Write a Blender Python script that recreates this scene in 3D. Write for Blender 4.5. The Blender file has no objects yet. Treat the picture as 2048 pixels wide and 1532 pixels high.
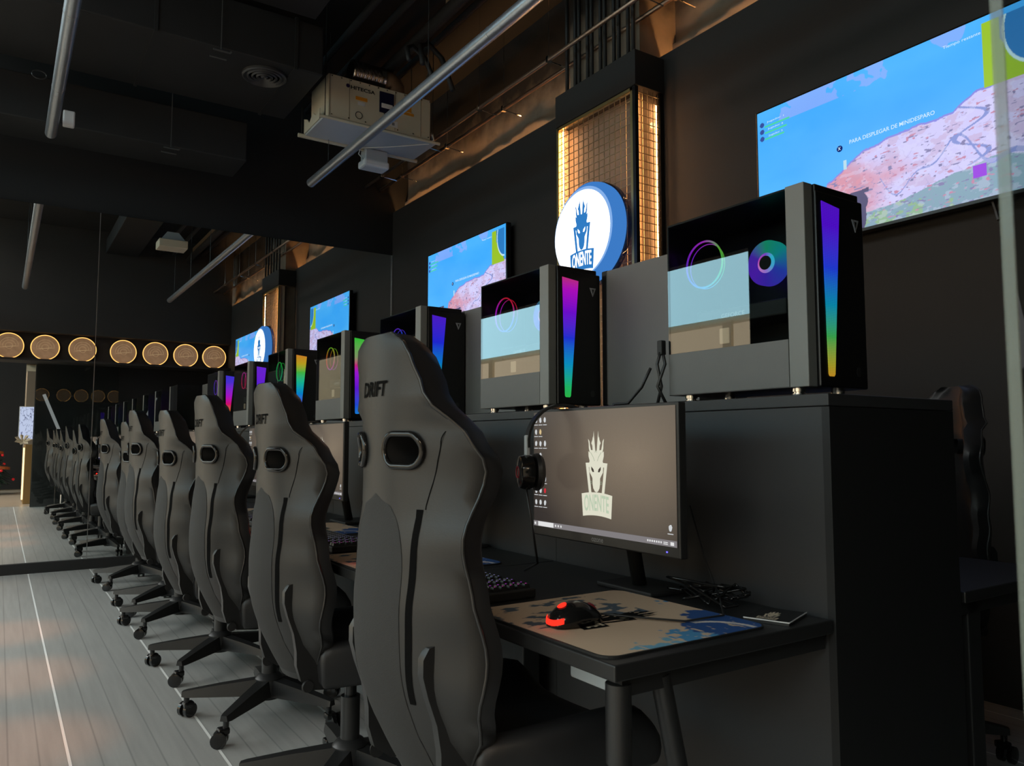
import bpy, bmesh, math, random
import numpy as np
from mathutils import Vector, Matrix
from math import sin, cos, pi, radians, tan, atan2, sqrt
random.seed(4)
SC = bpy.context.scene
COL = SC.collection

# ------------------------------------------------------------------ camera
cd = bpy.data.cameras.new('camera'); cam = bpy.data.objects.new('camera', cd); COL.objects.link(cam)
cam.location = (0, 0, 1.10)
cam.rotation_euler = (radians(90 + 4.4), 0, radians(-33.6))
cd.sensor_width = 36; cd.lens = 27.07; cd.clip_start = 0.02; cd.clip_end = 200
cd.dof.use_dof = True; cd.dof.focus_distance = 3.2; cd.dof.aperture_fstop = 14
SC.camera = cam
# ------------------------------------------------------------------ world, exposure
w = bpy.data.worlds.new('world'); SC.world = w; w.use_nodes = True
w.node_tree.nodes['Background'].inputs[0].default_value = (0.55, 0.62, 0.7, 1)
w.node_tree.nodes['Background'].inputs[1].default_value = 0.05
vs = SC.view_settings
vs.view_transform = 'Standard'; vs.look = 'None'; vs.gamma = 1; vs.use_curve_mapping = False
vs.exposure = 0.0
try:
    SC.cycles.max_bounces = 10; SC.cycles.transparent_max_bounces = 12
    SC.cycles.sample_clamp_indirect = 4.0
    SC.cycles.caustics_reflective = False; SC.cycles.caustics_refractive = False
except Exception: pass
DAY = 5.0       # daylight through the mall glazing
WARM = 60.0     # LED strips in the cove

# unseen spots added to lay warm pools of light on the aisle floor
for k, y_ in enumerate((3.4, 4.4, 5.4, 6.4)):
    ld = bpy.data.lights.new('added_floor_spot', 'SPOT'); ld.energy = 260; ld.color = (1,.33,.09); ld.spot_size = radians(11); ld.spot_blend = .9; ld.shadow_soft_size = .05
    lo = bpy.data.objects.new('added_floor_spot', ld); COL.objects.link(lo); lo.location = (.06, y_, 4.6)
ld = bpy.data.lights.new('added_corridor_fill', 'AREA'); ld.energy = 40; ld.color = (1,.72,.48); ld.size = 1.0  # fill light added to brighten the corridor reflected in the mirror
lo = bpy.data.objects.new('added_corridor_fill', ld); COL.objects.link(lo); lo.location = (-.3, -2.4, 3.1)
# ------------------------------------------------------------------ materials
def srgb(r, g, b):
    f = lambda c: (c/255/12.92) if c/255 <= .04045 else ((c/255+.055)/1.055)**2.4
    return (f(r), f(g), f(b), 1)
def mat(name, col=(.5,.5,.5,1), rough=.5, metal=0, emit=None, es=0, noise=0, nscale=20, bump=0, bscale=60, spec=.5, ior=1.5, coat=0):
    m = bpy.data.materials.new(name); m.use_nodes = True
    nt = m.node_tree; p = nt.nodes['Principled BSDF']
    if len(col) == 3: col = (*col, 1)
    p.inputs['Base Color'].default_value = col
    p.inputs['Roughness'].default_value = rough; p.inputs['Metallic'].default_value = metal
    p.inputs['Specular IOR Level'].default_value = spec; p.inputs['IOR'].default_value = ior
    p.inputs['Coat Weight'].default_value = coat
    if emit:
        p.inputs['Emission Color'].default_value = emit if len(emit) == 4 else (*emit, 1)
        p.inputs['Emission Strength'].default_value = es
    if noise or bump:
        tc = nt.nodes.new('ShaderNodeTexCoord')
    if noise:
        n = nt.nodes.new('ShaderNodeTexNoise'); n.inputs['Scale'].default_value = nscale; n.inputs['Detail'].default_value = 4
        nt.links.new(tc.outputs['Object'], n.inputs['Vector'])
        r = nt.nodes.new('ShaderNodeMapRange'); r.inputs['To Min'].default_value = 1-noise; r.inputs['To Max'].default_value = 1+noise
        nt.links.new(n.outputs['Fac'], r.inputs['Value'])
        mx = nt.nodes.new('ShaderNodeVectorMath'); mx.operation = 'SCALE'; mx.inputs[0].default_value = col[:3]
        nt.links.new(r.outputs[0], mx.inputs['Scale']); nt.links.new(mx.outputs[0], p.inputs['Base Color'])
    if bump:
        n2 = nt.nodes.new('ShaderNodeTexNoise'); n2.inputs['Scale'].default_value = bscale; n2.inputs['Detail'].default_value = 5
        nt.links.new(tc.outputs['Object'], n2.inputs['Vector'])
        b = nt.nodes.new('ShaderNodeBump'); b.inputs['Strength'].default_value = bump; b.inputs['Distance'].default_value = .01
        nt.links.new(n2.outputs['Fac'], b.inputs['Height']); nt.links.new(b.outputs[0], p.inputs['Normal'])
    return m
def emis(name, col, s=1.0):
    m = bpy.data.materials.new(name); m.use_nodes = True; nt = m.node_tree
    nt.nodes.clear(); o = nt.nodes.new('ShaderNodeOutputMaterial'); e = nt.nodes.new('ShaderNodeEmission')
    e.inputs[0].default_value = col if len(col) == 4 else (*col, 1); e.inputs[1].default_value = s
    nt.links.new(e.outputs[0], o.inputs[0]); return m
def attr_emis(name, s=1.0, ref=True):
    """screen: emission from the colour attribute 'Col' under a slightly glossy surface"""
    m = mat(name, (.01,.01,.01,1), .25, spec=.3); nt = m.node_tree; p = nt.nodes['Principled BSDF']
    a = nt.nodes.new('ShaderNodeVertexColor'); a.layer_name = 'Col'
    nt.links.new(a.outputs[0], p.inputs['Emission Color']); p.inputs['Emission Strength'].default_value = s
    return m
def glass(name, tint=(.9,.95,.95), ior=1.5, gl=1.0, tr=.85):
    """thin pane: fresnel mix of tinted transparency and mirror reflection"""
    m = bpy.data.materials.new(name); m.use_nodes = True; nt = m.node_tree; nt.nodes.clear()
    o = nt.nodes.new('ShaderNodeOutputMaterial'); mix = nt.nodes.new('ShaderNodeMixShader')
    t = nt.nodes.new('ShaderNodeBsdfTransparent'); g = nt.nodes.new('ShaderNodeBsdfGlossy'); f = nt.nodes.new('ShaderNodeFresnel')
    t.inputs[0].default_value = (*[c*tr for c in tint], 1); g.inputs['Roughness'].default_value = 0.0
    g.inputs[0].default_value = (gl, gl, gl, 1); ge = nt.nodes.new('ShaderNodeNewGeometry'); mi = nt.nodes.new('ShaderNodeMix')      # same strength from both sides of a face
    mi.inputs[2].default_value = ior; mi.inputs[3].default_value = 1/ior
    nt.links.new(ge.outputs['Backfacing'], mi.inputs[0]); nt.links.new(mi.outputs[0], f.inputs[0])
    nt.links.new(f.outputs[0], mix.inputs[0]); nt.links.new(t.outputs[0], mix.inputs[1]); nt.links.new(g.outputs[0], mix.inputs[2])
    nt.links.new(mix.outputs[0], o.inputs[0]); return m

M = {}
M['wall'] = mat('black_wall_paint', (.021,.0178,.0155), .75, noise=.12, nscale=3, bump=.05, bscale=40)
M['wall_dark'] = mat('matt_black_paint', (.009,.009,.009), .8)
M['ceil'] = mat('black_ceiling_paint', (.007,.007,.0075), .85, noise=.3, nscale=5, bump=.3, bscale=6)
M['duct_black'] = mat('black_painted_duct', (.015,.015,.0155), .6, noise=.2, nscale=6)
M['concrete'] = mat('raw_concrete', (.24,.18,.13), .9, noise=.3, nscale=7, bump=.5, bscale=9)
M['grout'] = mat('pale_grout', (.85,.85,.82), .8)
M['mirror'] = mat('mirror_silver', (.86,.88,.87), .0, metal=1)
M['steel_edge'] = mat('brushed_aluminium_edge', (.6,.6,.6), .3, metal=1)
M['galv'] = mat('galvanised_tube', (.50,.52,.55), .36, metal=.85, noise=.15, nscale=60, bump=.12, bscale=40)
M['bronze'] = mat('bronze_conduit', (.45,.32,.24), .35, metal=.9)
M['chrome'] = mat('chrome', (.75,.75,.75), .12, metal=1)
M['cream'] = mat('cream_powder_coat', (.62,.56,.43), .5, noise=.04, nscale=5)
M['greywhite'] = mat('pale_grey_sheet', (.50,.53,.55), .35, noise=.05, nscale=8)
M['leather'] = mat('black_leatherette', (.024,.0236,.0228), .43, noise=.06, nscale=6, bump=.03, bscale=300, spec=.5)
M['leather_side'] = mat('black_leatherette_side', (.018,.018,.019), .42, bump=.02, bscale=300)
M['fabric'] = mat('dark_mesh_fabric', (.025,.0245,.0235), .75, bump=.15, bscale=400)
M['plastic'] = mat('black_plastic', (.018,.018,.018), .38)
M['plastic_m'] = mat('matt_black_plastic', (.012,.012,.012), .6)
M['gloss'] = mat('glossy_black_plastic', (.01,.01,.01), .12)
M['piping'] = mat('black_piping', (.03,.03,.03), .25)
M['logo_black'] = mat('black_stitching', (.003,.003,.003), .9, spec=.1)
M['desk'] = mat('black_melamine', (.016,.016,.016), .45, noise=.1, nscale=30)
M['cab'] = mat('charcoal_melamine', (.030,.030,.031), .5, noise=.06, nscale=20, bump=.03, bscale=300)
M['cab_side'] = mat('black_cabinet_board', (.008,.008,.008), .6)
M['case_grey'] = mat('grey_steel_case', (.135,.135,.13), .5, noise=.05, nscale=20)
M['case_strip'] = mat('satin_grey_strip', (.19,.195,.185), .4)
M['case_black'] = mat('black_case', (.006,.006,.006), .35)
M['pcb'] = mat('circuit_board', (.01,.012,.014), .45, noise=.5, nscale=60)
M['alu'] = mat('aluminium', (.6,.6,.6), .3, metal=.9)
M['pcglass'] = glass('tinted_case_glass', (.8,.85,.85), 1.85, .95, .75)
M['paneglass'] = glass('clear_shop_glass', (.93,.97,.96), 1.5, 1.0, .95)
M['glass_edge'] = mat('green_glass_edge', (.20,.24,.21), .35); M['glass_edge'].node_tree.nodes['Principled BSDF'].inputs['Alpha'].default_value = .45
M['paneglass_dark'] = glass('sign_back_acrylic', (.5,.55,.65), 1.5, 1.0, .6)
M['brass'] = mat('brass_frame', (.46,.36,.16), .35, metal=.8)
M['wire'] = mat('gold_wire_mesh', (.42,.34,.22), .35, metal=.8)
M['woodback'] = mat('warm_panel', (.78,.60,.42), .7, noise=.1, nscale=4)
M['woodfront'] = mat('dark_walnut_panel', (.27,.20,.145), .6, noise=.15, nscale=4)
M['led_warm'] = emis('warm_led_strip', (1,.50,.18), WARM)
M['led_ring'] = emis('warm_ring_led', (1,.50,.14), 2.2)
M['sign_white'] = emis('lit_white_acrylic', (.93,.97,1), 2.2)
M['sign_blue'] = emis('lit_blue_acrylic', srgb(70,140,225), .75)
M['sign_blue2'] = emis('lit_pale_blue_acrylic', srgb(140,185,245), .9)
M['logo_blue'] = emis('blue_sign_print', srgb(52,130,205), .9)
M['white_lamp'] = mat('white_lamp_body', (.75,.75,.75), .4)
M['orange_st'] = mat('orange_sticker', (.75,.30,.02), .5)
M['navy'] = mat('navy_control_panel', (.01,.012,.04), .25)
M['white_p'] = mat('white_plastic', (.7,.7,.7), .4)
M['cream_logo'] = emis('cream_screen_logo', srgb(222,220,200), 1.0)
M['green_logo'] = emis('pale_green_screen_letters', srgb(186,202,176), 1.0)
M['line_logo'] = emis('screen_logo_line', srgb(150,165,140), .9)
M['scr_dark'] = emis('screen_logo_dark', srgb(70,62,55), 1)
M['bar'] = emis('taskbar_grey', srgb(128,124,126), 1)
M['barw'] = emis('taskbar_white', srgb(225,225,225), 1)
M['icon_w'] = emis('icon_white', srgb(205,208,210), 1)
M['icon_y'] = emis('icon_sand', srgb(215,190,140), 1)
M['icon_r'] = emis('icon_red', srgb(200,50,60), 1)
M['led_blue'] = emis('blue_power_led', (.12,.1,1), 2.5)
M['ozone'] = mat('grey_lettering', (.35,.35,.35), .5)
M['red_led'] = emis('red_mouse_light', (1,.02,.01), 2.2)
M['red_dim'] = mat('dark_red_mark', (.12,.01,.015), .4, emit=(1,.05,.08), es=.02)
M['pad'] = mat('mouse_pad_cloth', (.5,.5,.5), .8)
nt = M['pad'].node_tree; a = nt.nodes.new('ShaderNodeVertexColor'); a.layer_name = 'Col'
nt.links.new(a.outputs[0], nt.nodes['Principled BSDF'].inputs['Base Color'])
M['paper'] = mat('cream_print', (.62,.52,.38), .6)
M['card'] = mat('dark_card', (.012,.012,.012), .5)
M['mall_floor'] = mat('beige_mall_tile', (.50,.42,.33), .25, noise=.06, nscale=2)
M['mall_wall'] = mat('beige_mall_wall', (.62,.50,.34), .6, noise=.05, nscale=1)
M['mall_grey'] = mat('grey_mall_panel', (.42,.44,.44), .4)
M['day'] = emis('daylit_glazing', (.44,.76,.88), DAY)
M['added_fill'] = emis('added_warm_fill', (1,.78,.5), 9)
M['tree'] = mat('fir_needles', (.012,.04,.022), .7, noise=.5, nscale=30)
M['red_b'] = mat('red_bauble', (.5,.01,.015), .2, emit=(1,.02,.03), es=.25)
M['ribbon'] = mat('orange_ribbon', (.55,.15,.05), .5)
M['curtain'] = mat('black_curtain', (.008,.008,.008), .9)
M['taupe'] = mat('taupe_wall', (.20,.16,.12), .7)
M['gold_panel'] = mat('ochre_counter_front', (.25,.14,.04), .5)
M['flower'] = mat('ivory_flower', (.75,.62,.45), .6)

# PC front panel rainbow, one per tower
def rainbow(name, stops, s=1.0, axis='Z', zmin=.03, zmax=.46, dots=True, corner=None):
    m = bpy.data.materials.new(name); m.use_nodes = True; nt = m.node_tree; nt.nodes.clear()
    o = nt.nodes.new('ShaderNodeOutputMaterial'); e = nt.nodes.new('ShaderNodeEmission')
    tc = nt.nodes.new('ShaderNodeTexCoord'); sep = nt.nodes.new('ShaderNodeSeparateXYZ')
    nt.links.new(tc.outputs['Object'], sep.inputs[0])
    mr = nt.nodes.new('ShaderNodeMapRange'); mr.inputs['From Min'].default_value = zmin; mr.inputs['From Max'].default_value = zmax
    nt.links.new(sep.outputs[axis], mr.inputs['Value'])
    cr = nt.nodes.new('ShaderNodeValToRGB'); el = cr.color_ramp.elements
    el[0].position, el[0].color = stops[0][0], srgb(*stops[0][1]); el[1].position, el[1].color = stops[-1][0], srgb(*stops[-1][1])
    for p_, c_ in stops[1:-1]:
        q = el.new(p_); q.color = srgb(*c_)
    nt.links.new(mr.outputs[0], cr.inputs[0]); nt.links.new(cr.outputs[0], e.inputs[0])
    if dots:
        v = nt.nodes.new('ShaderNodeTexVoronoi'); v.inputs['Scale'].default_value = 260; v.inputs['Randomness'].default_value = 0.0
        nt.links.new(tc.outputs['Object'], v.inputs['Vector'])
        r2 = nt.nodes.new('ShaderNodeMapRange'); r2.inputs['From Min'].default_value = .25; r2.inputs['From Max'].default_value = .65
        r2.inputs['To Min'].default_value = s*1.15; r2.inputs['To Max'].default_value = s*.55
        nt.links.new(v.outputs['Distance'], r2.inputs['Value']); nt.links.new(r2.outputs[0], e.inputs[1])
    else: e.inputs[1].default_value = s
    nt.links.new(e.outputs[0], o.inputs[0]); return m
PU, BL, CY, GR, YE, OR, RE, MA = (92,20,235), (30,60,250), (10,150,225), (40,205,90), (200,200,50), (240,150,40), (245,40,90), (205,20,225)
RB = [
 [(0,OR),(.1,(190,180,50)),(.25,(70,190,90)),(.42,(15,160,200)),(.62,(40,70,245)),(.85,PU),(1,(95,25,225))],
 [(0,(60,215,60)),(.12,(40,215,120)),(.3,(15,170,230)),(.5,(40,60,250)),(.7,(130,20,245)),(.88,MA),(1,(225,60,110))],
 [(0,YE),(.15,(120,210,60)),(.32,(30,200,120)),(.5,(15,140,235)),(.7,(40,50,250)),(1,(95,35,235))],
 [(0,(20,160,250)),(.15,(40,90,250)),(.35,(110,30,250)),(.55,(185,30,250)),(.64,(230,50,140)),(.74,(150,180,120)),(1,(30,225,50))],
 [(0,(170,20,240)),(.2,(100,50,255)),(.4,(10,150,240)),(.58,(30,215,170)),(.72,(80,215,80)),(.85,(220,190,40)),(1,(240,140,50))],
 [(0,(40,220,120)),(.25,(30,120,250)),(.5,(60,50,250)),(.8,(130,40,250)),(1,(120,50,245))],
 [(0,(20,220,160)),(.15,(80,220,60)),(.3,(240,120,40)),(.42,(250,20,120)),(.6,(190,30,240)),(.85,(90,60,250)),(1,(70,60,245))],
]
RBM = [rainbow('rainbow_panel_%s' % 'abcdefg'[i], RB[i]) for i in range(7)]
def ringmat(name, stops, s=1.3, cy=0., cz=0.):
    m = bpy.data.materials.new(name); m.use_nodes = True; nt = m.node_tree; nt.nodes.clear()
    o = nt.nodes.new('ShaderNodeOutputMaterial'); e = nt.nodes.new('ShaderNodeEmission'); e.inputs[1].default_value = s
    tc = nt.nodes.new('ShaderNodeTexCoord'); mp = nt.nodes.new('ShaderNodeMapping')
    mp.inputs['Location'].default_value = (0, -cy, -cz)
    nt.links.new(tc.outputs['Object'], mp.inputs[0]); sep = nt.nodes.new('ShaderNodeSeparateXYZ'); nt.links.new(mp.outputs[0], sep.inputs[0])
    at = nt.nodes.new('ShaderNodeMath'); at.operation = 'ARCTAN2'; nt.links.new(sep.outputs['Y'], at.inputs[0]); nt.links.new(sep.outputs['Z'], at.inputs[1])
    mr = nt.nodes.new('ShaderNodeMapRange'); mr.inputs['From Min'].default_value = -pi; mr.inputs['From Max'].default_value = pi
    nt.links.new(at.outputs[0], mr.inputs['Value'])
    cr = nt.nodes.new('ShaderNodeValToRGB'); el = cr.color_ramp.elements
    n = len(stops)
    el[0].position, el[0].color = 0, srgb(*stops[0]); el[1].position, el[1].color = 1, srgb(*stops[0])
    for i in range(1, n): q = el.new(i/n); q.color = srgb(*stops[i])
    nt.links.new(mr.outputs[0], cr.inputs[0]); nt.links.new(cr.outputs[0], e.inputs[0]); nt.links.new(e.outputs[0], o.inputs[0]); return m
RINGS = [
 [(20,170,240),(40,200,120),(120,220,60),(210,60,230),(160,40,240),(60,80,250)],
 [(60,110,250),(60,90,250),(250,30,80),(250,40,60),(220,30,230),(150,50,250)],
 [(60,200,120),(20,180,230),(40,90,250),(130,50,240),(60,80,250),(40,200,180)],
 [(190,40,240),(240,60,160),(230,220,60),(120,230,60),(240,150,40),(250,30,80)],
 [(40,200,120),(40,220,160),(40,230,80),(60,230,80),(40,220,120),(40,210,90)],
 [(250,20,110),(250,30,90),(250,60,160),(240,60,220),(250,40,160),(250,20,90)],
 [(130,50,250),(150,50,250),(190,50,240),(170,60,250),(120,60,250),(110,70,250)],
]
RGM = [ringmat('fan_ring_light_%s' % 'abcdefg'[i], RINGS[i]) for i in range(7)]
DISC = ringmat('cooler_light', [(90,60,240),(60,90,240),(30,190,190),(40,200,150),(110,60,240),(120,50,250)], 1.0)
HUB = ringmat('cooler_hub_light', [(190,140,255),(90,200,255),(60,220,250),(150,90,250),(240,90,220),(250,150,240)], 1.6)
RAMM = rainbow('ram_light', [(0,(90,60,250)),(.3,(200,60,240)),(.5,(20,40,80)),(.6,(230,60,200)),(1,(120,80,250))], .7, zmin=.2, zmax=.4, dots=False)

# ------------------------------------------------------------------ mesh helpers
class B:
    def __init__(s): s.v = []; s.f = []
    def add(s, vs, fs):
        o = len(s.v); s.v += [tuple(v) for v in vs]; s.f += [tuple(i+o for i in f) for f in fs]; return s
    def box(s, x0, x1, y0, y1, z0, z1):
        v = [(x0,y0,z0),(x1,y0,z0),(x1,y1,z0),(x0,y1,z0),(x0,y0,z1),(x1,y0,z1),(x1,y1,z1),(x0,y1,z1)]
        return s.add(v, [(3,2,1,0),(4,5,6,7),(0,1,5,4),(1,2,6,5),(2,3,7,6),(3,0,4,7)])
    def cbox(s, x0, x1, y0, y1, z0, z1, c=.004):
        """box with chamfered edges"""
        bm = bmesh.new(); bmesh.ops.create_cube(bm, size=1)
        for v in bm.verts: v.co = Vector(((x0+x1)/2+v.co.x*(x1-x0), (y0+y1)/2+v.co.y*(y1-y0), (z0+z1)/2+v.co.z*(z1-z0)))
        bmesh.ops.bevel(bm, geom=bm.edges[:], offset=c, segments=2, affect='EDGES', profile=.5)
        bm.verts.index_update(); s.add([v.co[:] for v in bm.verts], [[v.index for v in f.verts] for f in bm.faces]); bm.free(); return s
    def tube(s, pts, r, n=8, cap=True):
        P = [Vector(p) for p in pts]; R = r if isinstance(r, (list, tuple)) else [r]*len(P)
        vs = []; fs = []; up = None
        for i, p in enumerate(P):
            t = (P[min(i+1, len(P)-1)] - P[max(i-1, 0)]).normalized()
            if up is None: up = Vector((0,0,1)) if abs(t.z) < .9 else Vector((1,0,0))
            a = t.cross(up).normalized(); b = a.cross(t).normalized(); up = b
            for k in range(n):
                q = 2*pi*k/n; vs.append(p + (a*cos(q) + b*sin(q))*R[i])
        for i in range(len(P)-1):
            for k in range(n):
                k2 = (k+1) % n; fs.append((i*n+k, i*n+k2, (i+1)*n+k2, (i+1)*n+k))
        if cap: fs.append(tuple(range(n))[::-1]); fs.append(tuple((len(P)-1)*n+k for k in range(n)))
        return s.add(vs, fs)
    def loop(s, pts, r, n=6):
        """closed tube"""
        P = [Vector(p) for p in pts]; m = len(P); vs = []; fs = []; up = None
        nrm = Vector((0,0,0))
        for i in range(m): nrm += (P[i]-P[0]).cross(P[(i+1) % m]-P[0])
        nrm.normalize()
        for i, p in enumerate(P):
            t = (P[(i+1) % m] - P[i-1]).normalized(); a = t.cross(nrm).normalized(); b = a.cross(t)
            for k in range(n): q = 2*pi*k/n; vs.append(p + (a*cos(q) + b*sin(q))*r)
        for i in range(m):
            for k in range(n):
                k2 = (k+1) % n; i2 = (i+1) % m; fs.append((i*n+k, i*n+k2, i2*n+k2, i2*n+k))
        return s.add(vs, fs)
    def lathe(s, prof, n=32, axis='Z', c=(0,0,0)):
        """prof: (radius, height) pairs"""
        vs = []; fs = []
        for (r, h) in prof:
            for k in range(n):
                q = 2*pi*k/n; a, b = r*cos(q), r*sin(q)
                p = {'Z': (a,b,h), 'X': (h,a,b), 'Y': (b,h,a)}[axis]
                vs.append((p[0]+c[0], p[1]+c[1], p[2]+c[2]))
        for i in range(len(prof)-1):
            for k in range(n):
                k2 = (k+1) % n; fs.append((i*n+k, i*n+k2, (i+1)*n+k2, (i+1)*n+k))
        fs.append(tuple(range(n))[::-1]); fs.append(tuple((len(prof)-1)*n+k for k in range(n)))
        return s.add(vs, fs)
    def prism(s, poly, h0, h1, axis='Z'):
        n = len(poly); mk = {'Z': lambda a,b,h: (a,b,h), 'X': lambda a,b,h: (h,a,b), 'Y': lambda a,b,h: (a,h,b)}[axis]
        vs = [mk(a,b,h0) for a,b in poly] + [mk(a,b,h1) for a,b in poly]
        return s.add(vs, [tuple(range(n))[::-1], tuple(range(n, 2*n))] + [(i, (i+1) % n, n+(i+1) % n, n+i) for i in range(n)])
    def flat(s, poly, O, U, V):
        O, U, V = Vector(O), Vector(U), Vector(V)
        from mathutils.geometry import tessellate_polygon
        t = tessellate_polygon([[Vector((a, b, 0)) for a, b in poly]])
        return s.add([O+U*a+V*b for a, b in poly], [tuple(x) for x in t])
    def build(s, name, m, parent=None, smooth=False, sub=0):
        me = bpy.data.meshes.new(name); me.from_pydata(s.v, [], s.f); me.materials.append(m)
        bm = bmesh.new(); bm.from_mesh(me); bmesh.ops.recalc_face_normals(bm, faces=bm.faces[:]); bm.to_mesh(me); bm.free()
        o = bpy.data.objects.new(name, me); COL.objects.link(o)
        if parent: o.parent = parent
        if smooth:
            for p in me.polygons: p.use_smooth = True
            if smooth == 'a':
                try: me.set_sharp_from_angle(angle=radians(40))
                except Exception: pass
        if sub: d = o.modifiers.new('sub', 'SUBSURF'); d.levels = sub; d.render_levels = sub
        return o
def tag(o, label=None, cat=None, group=None, kind=None):
    if label: o['label'] = label
    if cat: o['category'] = cat
    if group: o['group'] = group
    if kind: o['kind'] = kind
    return o
def empty(name, loc=(0,0,0), rz=0):
    o = bpy.data.objects.new(name, None); COL.objects.link(o); o.location = loc; o.rotation_euler = (0,0,rz); o.empty_display_size = .1; return o
def kids(o): return [c for c in COL.objects if c.parent == o]
def copy_tree(o):
    r = o.copy(); COL.objects.link(r)
    for c in list(o.children):
        d = c.copy(); COL.objects.link(d); d.parent = r
        for e in list(c.children):
            f = e.copy(); COL.objects.link(f); f.parent = d
    return r
_tc = {}
def text2d(txt, size=1.0, shear=0., bold=0., spacing=1.0):
    """flat text as (verts2d, faces), centred on its box; size = cap height about .7*size"""
    key = (txt, shear, bold, spacing)
    if key not in _tc:
        cu = bpy.data.curves.new('t', 'FONT'); cu.body = txt; cu.shear = shear; cu.offset = bold; cu.space_character = spacing; cu.resolution_u = 3
        ob = bpy.data.objects.new('t', cu); COL.objects.link(ob)
        dg = bpy.context.evaluated_depsgraph_get(); me = bpy.data.meshes.new_from_object(ob.evaluated_get(dg))
        vs = [(v.co.x, v.co.y) for v in me.vertices]; fs = [tuple(p.vertices) for p in me.polygons]
        bpy.data.objects.remove(ob); bpy.data.curves.remove(cu); bpy.data.meshes.remove(me)
        xs = [v[0] for v in vs]; ys = [v[1] for v in vs]; cx = (min(xs)+max(xs))/2; cy = (min(ys)+max(ys))/2
        wd = max(xs)-min(xs); ht = max(ys)-min(ys)
        _tc[key] = ([((a-cx), (b-cy)) for a, b in vs], fs, wd, ht)
    return _tc[key]
def put_text(b, txt, O, U, V, width=None, height=None, shear=0, bold=0, arc=0, spacing=1.0):
    vs, fs, wd, ht = text2d(txt, 1, shear, bold, spacing)
    sx = width/wd if width else height/ht; sy = height/ht if height else sx
    O, U, V = Vector(O), Vector(U), Vector(V)
    b.add([O + U*(a*sx) + V*(c*sy - arc*(a*sx)**2) for a, c in vs], fs); return b

# dragon-and-banner emblem, drawn in a unit frame, x right, y up
def Q(l): return [((x-538)/400, (560-y)/400) for x, y in l]
def sym(half): return half + [(-x, y) for x, y in reversed(half) if abs(x) > 1e-6]
HEAD = sym(Q([(538,430),(552,430),(583,180),(592,270),(600,250),(608,290),(632,335),(612,365),(606,425),(640,420),(660,360),(668,310),(697,278),
  (685,340),(682,400),(665,455),(692,435),(690,500),(668,560),(684,600),(676,650),(672,700),(640,740),(615,775),(612,850),(600,900),(570,940),(538,952)]))
FRAME = Q([(640,580),(755,585),(690,968),(640,960),(690,640),(660,630)])
EYE = Q([(575,697),(588,662),(634,628),(632,668),(606,700)])
BANNER = []
def arcy(x, y): return y - .12*x*x
for i in range(13): x = -.76+1.52*i/12; BANNER.append((x, arcy(x, -.98)))
for i in range(13): x = .70-1.40*i/12; BANNER.append((x, arcy(x, -1.70)))
def emblem(parent, O, U, V, N, mh, mb, md, ml, lift=.0008, txtm=None):
    """sub-parts: head, frame+banner, eyes, letters"""
    N = Vector(N); O = Vector(O)
    b = B(); b.flat(FRAME, O, U, V); b.flat([(-x, y) for x, y in FRAME], O, U, V); b.flat(BANNER, O, U, V)
    b.flat(HEAD, O+N*lift, U, V)
    o1 = b.build('emblem_print', mh, parent)
    b = B(); b.flat(EYE, O+N*lift*2, U, V); b.flat([(-x, y) for x, y in EYE], O+N*lift*2, U, V); b.build('emblem_eyes', md, parent)['kind'] = 'stuff'
    b = B(); put_text(b, 'ONENTE', O+N*lift*2+Vector(V)*-1.30, U, V, width=1.22, height=.52, bold=.02, arc=.0)
    # follow the banner's arch
    Uv, Vv = Vector(U), Vector(V)
    nv = []
    for p in b.v:
        d = Vector(p)-O; x = d.dot(Uv)/Uv.length_squared; nv.append(tuple(Vector(p) - Vv*(.12*x*x)))
    b.v = nv; b.build('emblem_letters', txtm or mb, parent)
    if ml:
        b = B()
        for sgn in (1, -1):
            for seg in ([(.05,.27),(.0,.33)], [(.07,.0),(.13,.12),(.27,.28)]):
                for (x0,y0),(x1,y1) in zip(seg, seg[1:]):
                    dx, dy = x1-x0, y1-y0; L = sqrt(dx*dx+dy*dy); nx, ny = -dy/L*.008, dx/L*.008
                    b.flat([(sgn*(x0-nx),y0-ny),(sgn*(x1-nx),y1-ny),(sgn*(x1+nx),y1+ny),(sgn*(x0+nx),y0+ny)], O+N*lift*2, U, V)
            ring = [(sgn*.25+.04*cos(q), -.68+.05*sin(q)) for q in [2*pi*k/12 for k in range(12)]]
            for k in range(12):
                a0, a1 = ring[k], ring[(k+1) % 12]; c = (sgn*.25, -.68); sc = lambda p: (c[0]+(p[0]-c[0])*.7, c[1]+(p[1]-c[1])*.7)
                b.flat([a0, a1, sc(a1), sc(a0)], O+N*lift*2, U, V)
        b.build('emblem_lines', ml, parent)['kind'] = 'stuff'
    return o1

# ------------------------------------------------------------------ value noise for painted prints (numpy)
RS = np.random.RandomState(7)
def vnoise(x, y, f, seed=0):
    rs = np.random.RandomState(seed); g = rs.rand(64, 64)
    X = x*f; Y = y*f; xi = np.floor(X).astype(int); yi = np.floor(Y).astype(int); fx = X-xi; fy = Y-yi
    fx = fx*fx*(3-2*fx); fy = fy*fy*(3-2*fy)
    a = g[xi % 64, yi % 64]; b = g[(xi+1) % 64, yi % 64]; c = g[xi % 64, (yi+1) % 64]; d = g[(xi+1) % 64, (yi+1) % 64]
    return (a*(1-fx)+b*fx)*(1-fy)+(c*(1-fx)+d*fx)*fy
def fbm(x, y, f, seed=0, o=4):
    s = 0; a = .5; t = 0
    for i in range(o): s = s+a*vnoise(x, y, f*2**i, seed+i); t += a; a *= .5
    return s/t
def lin(c): return np.array(srgb(*c)[:3])
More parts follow.
